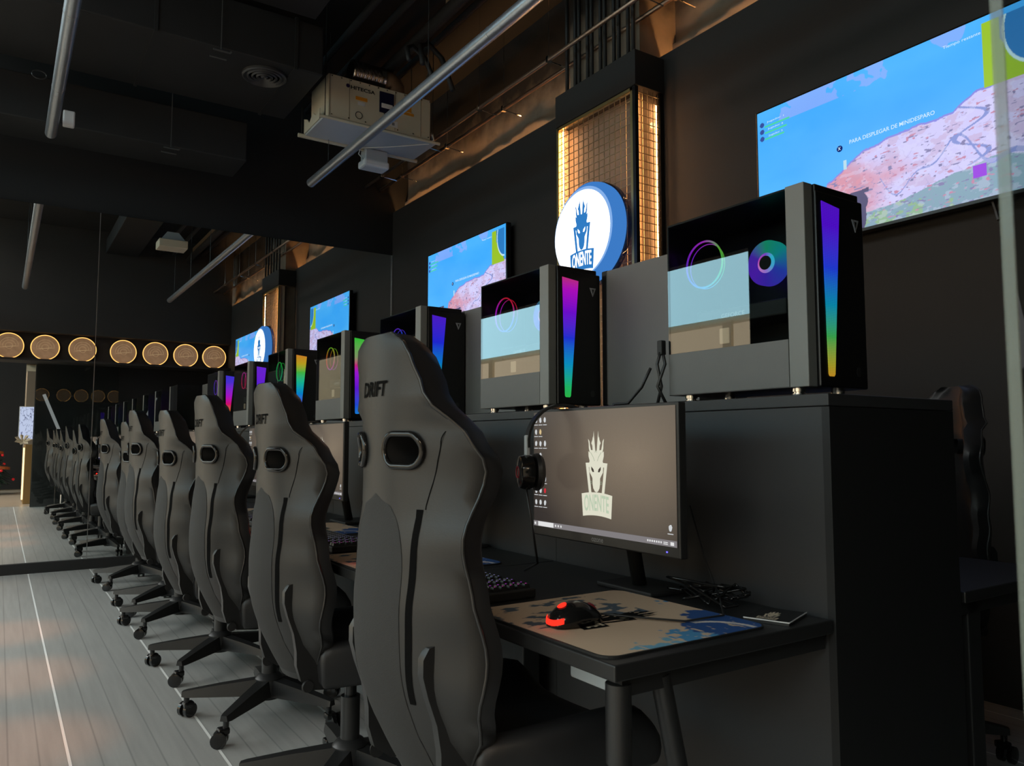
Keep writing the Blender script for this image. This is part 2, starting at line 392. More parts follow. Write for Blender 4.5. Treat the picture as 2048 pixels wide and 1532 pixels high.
def paint_grid(name, fn, nx, ny, O, U, V, m, parent=None):
    """grid of faces spanning O..O+U..O+V; colour attribute from fn(u,v)->(n,3)"""
    O, U, V = [np.array(a, float) for a in (O, U, V)]
    us, vs_ = np.meshgrid(np.linspace(0,1,nx+1), np.linspace(0,1,ny+1)); us = us.ravel(); vs_ = vs_.ravel()
    co = O + us[:,None]*U + vs_[:,None]*V
    i = np.arange(ny)[:,None]*(nx+1)+np.arange(nx)[None,:]; i = i.ravel()
    f = np.stack([i, i+1, i+nx+2, i+nx+1], 1)
    me = bpy.data.meshes.new(name); me.from_pydata(co.tolist(), [], f.tolist())
    c = fn(us, vs_); c4 = np.ones((len(us), 4), np.float32); c4[:,:3] = np.clip(c, 0, 1)
    at = me.color_attributes.new('Col', 'FLOAT_COLOR', 'POINT'); at.data.foreach_set('color', c4.ravel())
    me.materials.append(m); o = bpy.data.objects.new(name, me); COL.objects.link(o)
    if parent: o.parent = parent
    return o

# ================================================================== SETTING
XW, YM, YN = 3.55, 7.74, -.05
CEIL = 4.75
# floor: grout bed with long raised plank strips as parts
def floor_mat():
    m = mat('grey_floor_plank', (.27,.27,.26), .38, bump=.05, bscale=80); nt = m.node_tree; p = nt.nodes['Principled BSDF']
    tc = nt.nodes.new('ShaderNodeTexCoord'); sep = nt.nodes.new('ShaderNodeSeparateXYZ'); nt.links.new(tc.outputs['Object'], sep.inputs[0])
    # dark embossed board lines every 9 cm
    md = nt.nodes.new('ShaderNodeMath'); md.operation = 'PINGPONG'; md.inputs[1].default_value = .0455
    nt.links.new(sep.outputs['X'], md.inputs[0])
    ls = nt.nodes.new('ShaderNodeMapRange'); ls.inputs['From Min'].default_value = .0; ls.inputs['From Max'].default_value = .0045
    ls.inputs['To Min'].default_value = .62; ls.inputs['To Max'].default_value = 1; nt.links.new(md.outputs[0], ls.inputs['Value'])
    mp = nt.nodes.new('ShaderNodeMapping'); mp.inputs['Scale'].default_value = (16, .9, 1); nt.links.new(tc.outputs['Object'], mp.inputs[0])
    n = nt.nodes.new('ShaderNodeTexNoise'); n.inputs['Scale'].default_value = 2; n.inputs['Detail'].default_value = 6; nt.links.new(mp.outputs[0], n.inputs['Vector'])
    r = nt.nodes.new('ShaderNodeMapRange'); r.inputs['To Min'].default_value = .75; r.inputs['To Max'].default_value = 1.2; nt.links.new(n.outputs['Fac'], r.inputs['Value'])
    mu = nt.nodes.new('ShaderNodeMath'); mu.operation = 'MULTIPLY'; nt.links.new(r.outputs[0], mu.inputs[0]); nt.links.new(ls.outputs[0], mu.inputs[1])
    sc = nt.nodes.new('ShaderNodeVectorMath'); sc.operation = 'SCALE'; sc.inputs[0].default_value = (.41,.41,.39); nt.links.new(mu.outputs[0], sc.inputs['Scale'])
    nt.links.new(sc.outputs[0], p.inputs['Base Color']); return m
M['floor'] = floor_mat()
fl = tag(B().box(-1.2, 3.9, -.3, 7.85, -.08, -.0008).build('floor', M['grout']), kind='structure')
x = .25 - .455*5; first = None
while x < 3.6:
    if first is None:
        first = B().cbox(.0, .446, -.3, 7.72, -.02, 0, .0015).build('floor_plank', M['floor'], fl); first.location.x = x+.0045
    else:
        o = first.copy(); COL.objects.link(o); o.parent = fl; o.location.x = x+.0045
    x += .455
tag(B().box(-1.3, 3.95, -.4, 7.9, CEIL, CEIL+.1).build('ceiling', M['ceil']), kind='structure')
# drywall with lip (two runs either side of the pillar)
tag(B().box(XW, XW+.05, 3.57, 4.34, 0, 3.65).box(XW, XW+.05, 4.34, YM, 0, 3.65).box(XW, XW+.05, -.05, 3.57, 0, 3.65).build('wall_right', M['wall']), kind='structure')
# old concrete behind, above the lip
def rough_wall():
    b = B(); ny, nz = 260, 60; vs = []; fs = []
    rs = random.Random(2)
    ys = np.linspace(-.2, 7.85, ny); zs = np.linspace(3.3, CEIL+.02, nz)
    Y, Z = np.meshgrid(ys, zs)
    h = fbm(Y.ravel()/8, Z.ravel()/8, 20, 11, 4).reshape(Y.shape)
    h2 = vnoise(Y.ravel()/8, Z.ravel()*0, 40, 5).reshape(Y.shape)*.6+vnoise(Y.ravel()/8, Z.ravel()*0, 18, 8).reshape(Y.shape)
    up = (Z + .09*h2 > 3.90)*1.0
    X = 3.705 + up*(.05-.035*h) + (1-up)*(-.004*h)
    vs = list(zip(X.ravel(), Y.ravel(), Z.ravel()))
    for j in range(nz-1):
        for i in range(ny-1): a = j*ny+i; fs.append((a, a+1, a+ny+1, a+ny))
    return b.add(vs, fs)
cm = M['concrete']; nt = cm.node_tree; p_ = nt.nodes['Principled BSDF']        # colour darkened high up to paint the cove glow's fade-out, ragged edge
src = p_.inputs['Base Color'].links[0].from_socket; tc = nt.nodes.new('ShaderNodeTexCoord'); sp = nt.nodes.new('ShaderNodeSeparateXYZ'); nt.links.new(tc.outputs['Object'], sp.inputs[0])
nz_ = nt.nodes.new('ShaderNodeTexNoise'); nz_.inputs['Scale'].default_value = 5; nz_.inputs['Detail'].default_value = 6; nt.links.new(tc.outputs['Object'], nz_.inputs['Vector'])
ad = nt.nodes.new('ShaderNodeMath'); ad.operation = 'MULTIPLY_ADD'; ad.inputs[1].default_value = .5; nt.links.new(nz_.outputs['Fac'], ad.inputs[0]); nt.links.new(sp.outputs['Z'], ad.inputs[2])
mr_ = nt.nodes.new('ShaderNodeMapRange'); mr_.inputs['From Min'].default_value = 4.22; mr_.inputs['From Max'].default_value = 4.5; nt.links.new(ad.outputs[0], mr_.inputs['Value'])
mm_ = nt.nodes.new('ShaderNodeMix'); mm_.data_type = 'RGBA'; nt.links.new(mr_.outputs[0], mm_.inputs[0]); nt.links.new(src, mm_.inputs[6]); mm_.inputs[7].default_value = (.02,.016,.013,1)
nt.links.new(mm_.outputs[2], p_.inputs['Base Color'])
tag(rough_wall().build('wall_right_upper', cm, smooth=True), kind='structure')
tag(B().box(3.40, 3.76, 3.60, 4.34, 0, CEIL).build('trim_1', M['concrete']), kind='structure')     # concrete pillar core
# black band of tubes on top of the pillar box
tag(B().box(-1.28, 3.9, YM+.02, YM+.15, 3.165, CEIL).box(-1.28, 3.9, YM+.06, YM+.15, 0, 3.165).build('wall_back', M['wall_dark']), kind='structure')
tag(B().box(-1.2, 3.55, YM-.035, YM+.05, 0, .085).build('baseboard_back', M['wall_dark']), kind='structure')
# near partition and bulkhead
tag(B().box(.48, 3.9, YN-.08, YN, 0, 2.46).build('wall_front', M['wall_dark']), kind='structure')
tag(B().box(-1.2, 3.55, .05, .60, 2.92, CEIL).box(-1.2, 3.55, .05, .64, 2.44, 2.475).box(-1.2, 3.55, .05, .38, 2.475, 2.92).build('trim_2', M['wall']), kind='structure')

# mirror, two panels; the right one hangs a hair out of true
g = tag(B().box(-1.2, .676, YM-.006, YM, .085, 3.165).build('wall_mirror', M['mirror']), 'left frameless wall mirror panel on the back wall showing the round lamps', 'mirror')
m2 = tag(B().box(0, 2.865, -.006, 0, .085, 3.165).build('wall_mirror', M['mirror']), 'right frameless wall mirror panel reaching the corner, reflecting the glowing computers', 'mirror')
m2.location = (.682, YM, 0); m2.rotation_euler.z = 0
tag(B().box(3.538, 3.548, YM-.02, YM-.012, .085, 3.165).build('trim_3', M['steel_edge']), kind='structure')
tag(B().box(.6765, .6815, YM-.009, YM, .085, 3.165).build('trim_4', M['steel_edge']), kind='structure')

# cove LED strips (inside the gap behind the lip)
for (a, b_), lb in (((.1, 3.50), 'warm light strip hidden behind the wall lip right of the pillar'), ((4.40, 7.65), 'warm light strip hidden behind the wall lip left of the pillar')):
    tag(B().box(3.625, 3.645, a, b_, 3.54, 3.55).build('light_strip', M['led_warm']), lb, 'light strip')

# mesh-clad pillar box with lit back panels
pc = tag(empty('pillar_cage', (0,0,0)), 'brass-framed wire mesh cage glowing warm around the pillar behind the round sign', 'wire cage')
X0, Ya, Yb, Z1 = 3.307, 3.55, 4.36, 3.38
fr = B()
for (xx, yy) in ((X0, Yb),): fr.box(xx-.012, xx+.012, yy-.012, yy+.012, .9, Z1)
fr.box(X0-.012, X0+.012, Ya, Yb, Z1-.02, Z1); fr.box(X0-.012, X0+.012, Ya+.012, Ya+.035, .9, Z1)
fr.build('frame', M['brass'], pc)
B().box(X0-.014, X0+.014, Ya-.014, Ya+.012, .9, Z1).build('corner_post', M['case_black'], pc)
B().box(3.515, 3.548, Ya-.012, Ya+.02, .9, 3.6).build('side_post', M['case_black'], pc)
wm = B(); r = .0022
n = 14
for i in range(n+1): y = Ya+.035+(Yb-Ya-.045)*i/n; wm.box(X0-r, X0+r, y-r, y+r, .9, Z1)
for i in range(49): z = Z1-.03-.05*i; wm.box(X0-2*r, X0, Ya, Yb, z-r, z+r)
wm.build('front_mesh', M['wire'], pc)['kind'] = 'stuff'
wm = B()
for i in range(5): x_ = X0+.02+.045*i; wm.box(x_-r, x_+r, Ya-r, Ya+r, .9, Z1)
for i in range(49): z = Z1-.03-.05*i; wm.box(X0, 3.53, Ya-2*r, Ya, z-r, z+r)
wm.build('side_mesh', M['wire'], pc)['kind'] = 'stuff'
wm = B()                                                     # zigzag truss on the far side
for i in range(60):
    z = Z1-.03-.04*i
    wm.tube([(X0+.005, Yb-.01, z), (X0+.06, Yb-.01, z-.02), (X0+.005, Yb-.01, z-.04)], .0035, 4)
wm.build('zigzag_truss', M['brass'], pc)['kind'] = 'stuff'
B().box(3.392, 3.398, 3.62, 4.345, .9, Z1).build('front_backing', M['woodfront'], pc)
B().box(3.345, 3.53, 3.612, 3.618, .9, Z1).build('side_backing', M['woodback'], pc)
B().box(3.325, 3.39, 4.350, 4.358, .9, Z1).build('far_backing', M['woodback'], pc)
B().box(3.322, 3.330, 4.322, 4.330, .95, Z1-.03).build('led_strip', emis('warm_cage_led', (1,.50,.20), 40), pc)
B().box(3.326, 3.334, 3.568, 3.576, .95, Z1-.04).build('led_strip', COL.objects['led_strip'].data.materials[0], pc)
B().box(3.518, 3.526, 3.575, 3.582, .95, Z1-.06).build('led_strip', emis('warm_cage_led_side', (1,.52,.22), 30), pc)
B().box(3.475, 3.505, 3.575, 3.59, 3.16, 3.19).build('led_driver', mat('driver_gold', (.8,.65,.4), .3, emit=(1,.7,.3), es=1.5), pc)
tag(B().cbox(3.29, 3.549, 3.53, 4.38, 3.385, 3.62, .003).build('trim_30', M['wall']), kind='structure')
# bundle of black tubes rising from the cap
vt = tag(empty('cable_bundle', (3.385, 4, 3.622)), 'row of vertical black conduits rising from the pillar cap', 'conduit')
for i in range(11):
    B().tube([(-.06+.02*(i % 2), -.42+.07*i, .0), (-.06+.02*(i % 2), -.42+.07*i, CEIL-3.625)], .014, 6).build('conduit', M['duct_black'], vt, smooth=True)

# conduits along the cove
for k, (x_, lb) in enumerate(((3.22, 'bronze conduit pipe running under the ceiling, farther from the wall'), (3.40, 'bronze conduit pipe running under the ceiling, closer to the concrete'))):
    t = tag(empty('conduit_pipe', (x_, 0, 3.88)), lb, 'pipe', 'pair of bronze conduits above the cove')
    B().tube([(0, .3, 0), (0, YM, 0)], .016, 10).build('pipe', M['bronze'], t, smooth=True)
    for j in range(8):
        y = 7.3 - j*.98 - k*.1
        c = B().box(-.02, .02, y-.012, y+.012, -.022, .022); c.tube([(0, y, .02), (0, y, CEIL-3.885)], .003, 4)
        if j < 6: c.tube([(0, y, -.01), (.16, y-.02, -.03)], .005, 5)
        c.build('clamp', M['chrome'], t)

# long galvanised tubes hung from the ceiling
for (x_, lb) in ((2.31, 'long galvanised steel tube hanging in front of the ventilation unit'), (.235, 'long galvanised steel tube hanging at the left of the ceiling')):
    t = tag(empty('hanging_tube', (x_, 0, 3.5)), lb, 'tube', 'hanging galvanised tubes')
    prof = []
    ys = [1.48]
    for y in (2.6, 3.7, 4.8, 5.9): ys += [y-.012, y, y+.012]
    ys += [6.85]
    B().tube([(0, y, 0) for y in (1.48, 2.6, 3.7, 4.8, 5.9, 6.85)], .041, 20).build('tube', M['galv'], t, smooth='a')
    for y in (2.6, 3.7, 4.8, 5.9): B().tube([(0, y-.004, 0), (0, y+.004, 0)], .0425, 20).build('joint_ring', M['alu'], t, smooth='a')
    for y in (1.9, 3.2, 4.5, 6.4):
        B().tube([(0, y, .04), (0, y, CEIL-3.505)], .0025, 4).tube([(-.02, y-.01, .045), (0, y, .08), (.02, y+.01, .045)], .004, 4).build('hanger', M['plastic'], t)
tag(B().cbox(.30, .38, 6.60, 6.66, 3.50, 3.62, .01).build('junction_box', M['white_p']), 'small white sensor box beside the end of the left hanging tube', 'sensor')
tag(B().loop([(.13+.045*cos(q), 6.3+.0*q, 3.72+.03*sin(q)) for q in [2*pi*k/20 for k in range(20)]], .005).build('hook_ring', M['plastic']), 'small dark ring hanging left of the left tube', 'ring')

# ventilation unit
au = tag(empty('ventilation_unit', (2.63, 6.0, 3.78)), 'cream sheet-metal ventilation unit hanging from the ceiling with round duct', 'ventilation unit')
W2 = .475
B().cbox(-W2, W2, 0, .42, .02, .385, .004).build('casing', M['cream'], au)
b = B(); b.box(-W2+.01, -W2+.014, -.004, 0, .03, .38)
for xx in (-.29, .13, .38): b.box(xx-.0015, xx+.0015, -.0025, 0, .03, .38)
b.build('panel_seam', mat('seam_shadow_gap', (.2,.17,.12), .6), au)
b = B()
for i in range(12): b.lathe([(.006,-.004),(.006,0)], 6, 'Y', (-W2+.03+i*.083, 0, .37))
for i in range(7): b.lathe([(.006,-.004),(.006,0)], 6, 'Y', (-W2+.03+i*.15, 0, .04))
b.build('screws', M['chrome'], au)['kind'] = 'stuff'
b = B(); b.prism([(-.53,-.03),(.53,-.03),(.53,.01),(-.53,.01)], .0, .012, 'Z'); 
tr = B().box(-.52, .52, -.02, .44, -.018, .0).build('drip_tray', M['greywhite'], au)
B().tube([(-.56,-.02,-.005),(.56,-.02,-.005)], .013, 10).build('front_rail', M['cream'], au, smooth='a')
B().tube([(-.58,.44,-.02),(.56,.44,-.02)], .018, 10).build('rear_rail', M['cream'], au, smooth='a')
B().prism([(.05,.0),(.44,.0),(.44,.13),(.36,.10),(.30,.05),(.22,.11),(.14,.06),(.05,.09)], -.53, -.522, 'X').build('torn_flap', M['cream'], au)
b = B(); put_text(b, 'HITECSA', (-.17, -.003, .315), (1,0,0), (0,0,1), width=.22, height=.032, bold=.02); b.build('lettering', M['logo_black'], au)
b = B(); b.lathe([(.018,-.003),(.018,-.001)], 6, 'Y', (-.305, 0, .32)); b.build('emblem', mat('purple_print', (.03,.01,.08), .5), au)
B().box(-.235, -.13, -.003, 0, .218, .248).build('warning_sticker', M['orange_st'], au); B().box(.235, .285, -.003, 0, .225, .278).box(.215, .31, -.0035, 0, .195, .218).build('warning_sticker', M['orange_st'], au)
B().box(-.215, -.15, -.002, 0, .175, .205).build('data_plate', M['white_p'], au); B().box(.06, .155, -.003, 0, .055, .11).build('data_plate', M['white_p'], au)
B().box(.10, .125, -.004, 0, .07, .095).build('data_code_patch', mat('grey_plate', (.2,.2,.22), .5), au)
B().loop([(-.205+.03*cos(q), -.003, .085+.03*sin(q)) for q in [2*pi*k/24 for k in range(24)]], .003).build('knockout_ring', M['plastic'], au)
B().cbox(-.02, .115, -.012, 0, .16, .345, .003).build('control_panel', M['navy'], au)
B().cbox(-.005, .10, -.02, -.012, .20, .24, .004).build('switch_cover', M['white_p'], au)
B().tube([(.02,-.01,.16),(.03,-.03,.11),(.06,-.01,.08)], .004, 5).tube([(.05,-.01,.16),(.045,-.03,.12),(.02,-.01,.09)], .004, 5).build('wiring', M['plastic'], au)
du = B(); prof = [(.10,-.14),(.105,-.13),(.10,-.12)]
for i in range(7): h = -.10+.035*i; prof += [(.10,h),(.103,h+.008),(.10,h+.016)]
prof += [(.105,.15),(.105,.16)]
du.lathe(prof, 28, 'X', (-.10, .12, .51)); du.build('round_duct', mat('spiral_duct_steel', (.55,.5,.45), .22, metal=1), au, smooth='a')
B().lathe([(.085,-.142),(.085,-.141)], 24, 'X', (-.10, .12, .51)).build('duct_mouth', M['case_black'], au)
B().tube([(.06,.12,.51),(.13,.12,.51),(.18,.13,.47),(.19,.14,.38)], .09, 16).build('duct_elbow', mat('brown_duct', (.2,.13,.08), .5, metal=.4), au, smooth=True)
B().cbox(.02, .24, .38, .50, -.15, -.02, .01).build('pump_box', M['greywhite'], au)
B().cbox(.0, .25, .36, .52, -.19, -.12, .02).build('pump_tray', M['white_p'], au)
B().tube([(-.02,.40,-.03),(.2,.2,-.035),(.46,.0,-.02),(.50,-.02,.02),(.49,-.01,.07)], .005, 6).tube([(-.02,.40,-.03),(-.03,.42,-.08),(.02,.42,-.12)], .005, 6).build('drain_hose', M['white_p'], au, smooth=True)
B().tube([(.50,.02,.09),(.56,.1,.03)], .016, 8).build('outlet_pipe', M['alu'], au, smooth='a')
for (xx, yy) in ((-.50,.0),(.50,.0),(-.55,.44),(.5,.44)): B().tube([(xx,yy,0),(xx,yy,CEIL-3.785)], .004, 5).build('threaded_rod', M['plastic'], au)

# black ducts, ceiling clutter
dk = tag(empty('ceiling_duct', (0,0,0)), 'large black rectangular duct with a round ceiling diffuser', 'duct')
B().cbox(-1.2, 2.02, 5.75, 6.75, 4.0, 4.4, .01).build('duct_body', M['duct_black'], dk)
for x_ in (-1.2, -.2, .8, 1.8): B().box(x_-.012, x_+.012, 5.74, 6.76, 3.992, 4.41).build('duct_flange', M['duct_black'], dk)
df = B()
for rr in (.17, .135, .10, .065, .03): df.lathe([(rr,-.0),(rr,-.018),(rr-.012,-.026),(rr-.02,-.012)], 32, 'Z', (1.63, 6.0, 4.0))
df.build('round_diffuser', mat('diffuser_black', (.05,.05,.052), .4), dk, smooth='a')
tag(B().cbox(-1.2, 1.75, 6.95, 7.45, 3.62, 3.98, .01).build('black_duct', M['duct_black']), 'lower black rectangular duct close to the back wall', 'duct')
tag(B().cbox(1.4, 1.9, .7, 5.6, 4.35, 4.6, .01).build('black_duct', M['duct_black']), 'black duct running lengthwise above the room', 'duct')
tg = tag(empty('duct_hanger', (0,0,0)), 'black double bar hanger under the duct left of the diffuser', 'bracket')
for (x0,y0,z0,s) in ((1.18,5.71,3.96,.12),(1.05,6.88,3.58,.12)):
    B().tube([(x0,y0,z0),(x0+s,y0,z0+.0),(x0+s,y0-.02,z0-.0)], .008, 5).tube([(x0,y0+.12,z0),(x0+s,y0+.12,z0)], .008, 5).tube([(x0+s/2,y0+.02,z0),(x0+s/2,y0+.02,CEIL-.002)], .004, 5).build('bar', mat('hanger_grey', (.06,.06,.06), .4), tg)
for i, (x_, z_, r_) in enumerate(((2.25,4.45,.03),(2.5,4.5,.03),(2.75,4.42,.05),(3.0,4.55,.03))):
    tag(B().tube([(x_,.3,z_),(x_,7.6,z_)], r_, 8).build('ceiling_pipe', M['duct_black'], smooth=True), ['thin black pipe above the ventilation unit', 'second black pipe above the ventilation unit', 'thick black pipe right of the ventilation unit', 'black pipe nearest the concrete wall under the ceiling'][i], 'pipe')
tag(B().tube([(2.72,5.4,4.15),(2.75,5.5,4.35),(2.85,5.55,4.42),(2.95,5.5,4.3),(3.0,5.4,4.0)], .022, 8).tube([(2.60,5.4,4.15),(2.63,5.5,4.3),(2.7,5.55,4.36),(2.8,5.5,4.25),(2.84,5.4,4.0)], .02, 8).build('bent_hose', M['duct_black'], smooth=True), 'bent black hoses arching above the ventilation unit', 'hose')
tag(B().box(2.82,2.93,.5,5.2,4.58,4.66).build('cable_tray', mat('brown_cable_tray', (.28,.16,.08), .5)), 'brown lit cable tray running under the ceiling', 'cable tray')
# unit above the camera, seen in the mirror
t = tag(empty('ceiling_cassette', (2.05, 3.1, 4.0)), 'small cream ceiling box with tapered neck, seen in the mirror', 'ventilation unit')
B().cbox(-.2,.2,-.16,.16,0,.12,.01).build('housing', M['cream'], t); B().add([(-.17,-.13,.12),(.17,-.13,.12),(.17,.13,.12),(-.17,.13,.12),(-.08,-.07,.25),(.08,-.07,.25),(.08,.07,.25),(-.08,.07,.25)], [(0,1,5,4),(1,2,6,5),(2,3,7,6),(3,0,4,7),(4,5,6,7)]).build('neck', M['greywhite'], t)

# round sign
sg = tag(empty('round_sign', (3.295, 3.92, 2.49)), 'glowing round white and blue shop sign with dragon emblem', 'sign')
B().lathe([(.33,-.04),(.345,-.035),(.345,-.005),(.34,0)], 64, 'X').build('back_disc', M['paneglass_dark'], sg, smooth='a')
B().lathe([(.30,-.13),(.335,-.10),(.34,-.07),(.335,-.04)], 64, 'X').build('blue_rim', M['sign_blue'], sg, smooth='a')
b = B(); b.lathe([(.302,-.1315),(.302,-.130)], 64, 'X'); b.build('pale_face_ring', M['sign_blue2'], sg)
b = B(); b.lathe([(.287,-.134),(.290,-.1316)], 64, 'X', (0,.009,-.006)); b.build('lit_face', M['sign_white'], sg)
emblem(sg, (-.136,.0,.06), (0,-.165,0), (0,0,.185), (-1,0,0), M['logo_blue'], M['sign_white'], M['sign_white'], None, .001)
B().tube([(0,0,0),(.02,0,0)], .05, 16).build('mount', M['plastic'], sg)

# televisions
def tv_img(u, v):
    n = len(u); c = np.zeros((n,3))
    sky = lin((45,160,250))[None]*(1-(v*.0)[:,None]) + (lin((85,185,255))-lin((45,160,250)))[None]*(fbm(u,v,3,3)[:,None])
    c[:] = sky
    hz = (fbm(u*1.6, v, 5, 21) > .62) & (v > .88); c[hz] = c[hz]*.6 + lin((170,165,240))*.4
    co = np.interp(u, [0,.25,.27,.30,.45,.54,.75,.82,1], [0,0,.18,.35,.48,.52,.54,.60,.63]) + .05*(fbm(u, v*0+.3, 14, 9)-.5)
    land = (v < co) & (u > .25)
    k = fbm(u, v, 7, 31)
    pink = lin((225,150,165)); lav = lin((205,200,245)); red = lin((215,120,120)); green = lin((120,190,60)); teal = lin((90,150,150)); river = lin((90,120,195)); dark = lin((85,80,130))
    mixf = np.clip((u-.34)*4.5 + (k-.5)*1.5, 0, 1)[:,None]
    L = red*(1-mixf)+lav*mixf
    L = L*(1-.35*(fbm(u,v,20,41)[:,None] > .56)) + pink*.22*(fbm(u,v,20,41)[:,None] > .56)
    gm = (v < .15+.05*np.sin(u*9) + .06*(k-.5)) & (u > .34)
    L[gm] = green*.8
    g2 = gm & (fbm(u,v,30,51)+np.clip((u-.5)*1.2,0,.3) > .52); L[g2] = teal
    rv = np.abs(v - (.27+.09*np.sin(u*19)+.04*np.sin(u*43))) < .010+.006*np.sin(u*8); rv &= u > .5
    rv2 = np.abs(u - (.80+.05*np.sin(v*30))) < .008; rv2 &= (v > .2)
    L[rv | rv2] = river
    cn = (np.abs(fbm(u,v,16,17,3)-.5) < .008); L[cn] = L[cn]*.6+lin((150,130,190))*.3
    pt2 = (fbm(u,v,36,57,3) > .6); L[pt2] = L[pt2]*.75+lin((225,225,250))*.25
    sp = (fbm(u*.6,v,90,61,2) > .75) & ~rv; L[sp] = dark
    sp2 = (fbm(u*.6,v,75,71,2) > .80); L[sp2] = lin((190,100,120))
    L = L*.72+lin((196,190,240))*.28; c[land] = L[land]
    edge = (v < co) & (v > co-.012) & (u > .17); c[edge] = lin((130,130,220))
    # mini map, top right
    mm = (u > .845) & (u < .985) & (v > .60) & (v < .965)
    mu, mv = (u-.845)/.14, (v-.60)/.365
    mc = np.where((mv < .9-.9*mu+.35*fbm(mu,mv,3,81)-.1)[:,None] | (mu < .35)[:,None], lin((150,190,40)), lin((40,120,190)))
    mc = np.where((np.abs((mu-1)**2+(mv-.75)**2-.33) < .03)[:,None], lin((190,225,235)), mc)
    c[mm] = mc[mm]
    # inset picture, bottom left
    ip = (u > .02) & (u < .235) & (v > .02) & (v < .315)
    iu, iv = (u-.02)/.215, (v-.02)/.295
    ic = np.where((iu < .34)[:,None] & (iv > .3)[:,None], lin((45,35,70)), lin((150,155,195)))
    ic = np.where((fbm(iu,iv,5,91) > .60)[:,None], lin((85,70,110)), ic)
    ic = np.where((((iu-.15)/.12)**2+((iv-.65)/.12)**2 < 1)[:,None], lin((215,190,210)), ic)
    ic = np.where((((iu-.5)/.12)**2+((iv-.3)/.28)**2 < 1)[:,None], lin((220,150,170)), ic)
    ic = np.where((np.abs(iv-.7-(iu-.6)*.4) < .03)[:,None] & (iu > .6)[:,None], lin((60,60,80)), ic)
    fr_ = (iu < .015) | (iu > .985) | (iv < .02) | (iv > .98); ic[fr_] = lin((30,40,70))
    c[ip] = ic[ip]
    # corner purple tile
    pt = (u > .80) & (u < .84) & (v > .12) & (v < .19); c[pt] = lin((150,60,220))
    # floating figure (plain dark glider shape)
    fg = (((u-.405)/.05)**2 + ((v-.165)/.075)**2 < 1) | (np.abs(v-.22-(u-.40)*.25) < .012) & (u > .33) & (u < .46) | (((u-.43)/.018)**2+((v-.08)/.09)**2 < 1)
    c[fg] = lin((75,70,110))
    # status bars top left
    for i, cc in enumerate(((150,160,220),(70,210,150),(70,210,150),(70,210,150))):
        s_ = (u > .035) & (u < .16-.012*i) & (v > .925-.045*i) & (v < .937-.045*i) & (i > 0); c[s_] = lin(cc)
    for i in range(3):
        s_ = ((u-.022)/.010)**2+((v-.905+.05*i)/.018)**2 < 1; c[s_] = lin((40,70,150))
    return c*1.05
TVL, TVH = 1.40, .79
tvs = []
def make_tv(y_near, z0, label):
    t = tag(empty('television', (3.46, y_near, z0)), label, 'television', 'wall televisions')
    if not tvs:
        B().cbox(0, .045, -.012, TVL+.012, -.018, TVH+.010, .004).build('bezel', M['gloss'], t)
        B().box(.045, .08, .3, TVL-.3, .1, TVH-.1).build('wall_mount', M['plastic_m'], t)
        s = paint_grid('screen', tv_img, 480, 270, (-.0015, TVL, 0), (0, -TVL, 0), (0, 0, TVH), attr_emis('tv_screen', 1.0), t)
        U = (0,-1,0); V = (0,0,1); TM = emis('screen_text_white', srgb(215,240,255), 1)
        def lab(*a, **k): b = B(); put_text(b, *a, **k); b.build('screen_text', TM, t)
        lab('PARA DESPLEGAR DE MINIDESPARO', (-.004, TVL*.47-.02, TVH*.565), U, V, width=.42, height=.020, bold=.01)
        lab('Tiempo restante', (-.004, TVL*.215, TVH*.915), U, V, width=.16, height=.018)
        for i, s_ in enumerate(('Jugador 1', 'Jugador 2', 'Jugador 3')): lab(s_, (-.004, TVL-.12, TVH*(.912-.05*i)), U, V, width=.11-.01*i, height=.012)
        b = B(); b.lathe([(.016,-.003),(.016,-.002)], 20, 'X', (0, TVL*.645, TVH*.545)); b.build('prompt_button', emis('screen_navy', srgb(20,40,110), 1), t)
        b = B(); put_text(b, 'x', (-.005, TVL*.645, TVH*.545), U, V, width=.016, height=.016); b.build('prompt_mark', emis('screen_x_white', srgb(215,240,255), 1), t)
        b = B(); b.box(-.003,-.002,TVL*.62,TVL*.632,TVH*.40,TVH*.46); b.build('map_flag', emis('screen_flag', srgb(190,225,240), 1), t)
        B().tube([(.03,.22,-.01),(.035,.21,-.06),(.03,.2,-.1)], .008, 6).build('cable_clip', M['plastic'], t)
    else:
        bpy.data.objects.remove(t); t = copy_tree(tvs[0]); t.location = (3.46, y_near, z0); t['label'] = label
    tvs.append(t); return t
make_tv(1.325, 2.14, 'nearest wall television showing a blue sky game view, cut by the right frame edge')
make_tv(5.30, 2.14, 'far wall television showing a blue sky game view left of the round sign')

# ================================================================== CABINET AND DESKS
YD0, PIT, NST = .966, .945, 7
Yend = YD0+PIT*NST
cb = tag(empty('storage_cabinet', (1.43, YD0, 0)), 'long charcoal cabinet between the two desk rows carrying the computers', 'cabinet')
L = Yend-YD0
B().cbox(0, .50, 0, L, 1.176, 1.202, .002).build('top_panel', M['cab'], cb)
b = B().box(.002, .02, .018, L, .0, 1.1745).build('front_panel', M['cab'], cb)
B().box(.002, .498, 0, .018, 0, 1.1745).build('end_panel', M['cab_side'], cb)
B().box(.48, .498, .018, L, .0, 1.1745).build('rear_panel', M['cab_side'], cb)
for k in range(1, NST):
    B().box(.0015, .003, PIT*k-.001, PIT*k+.001, 0, 1.174).build('joint_line', M['cab_side'], cb)

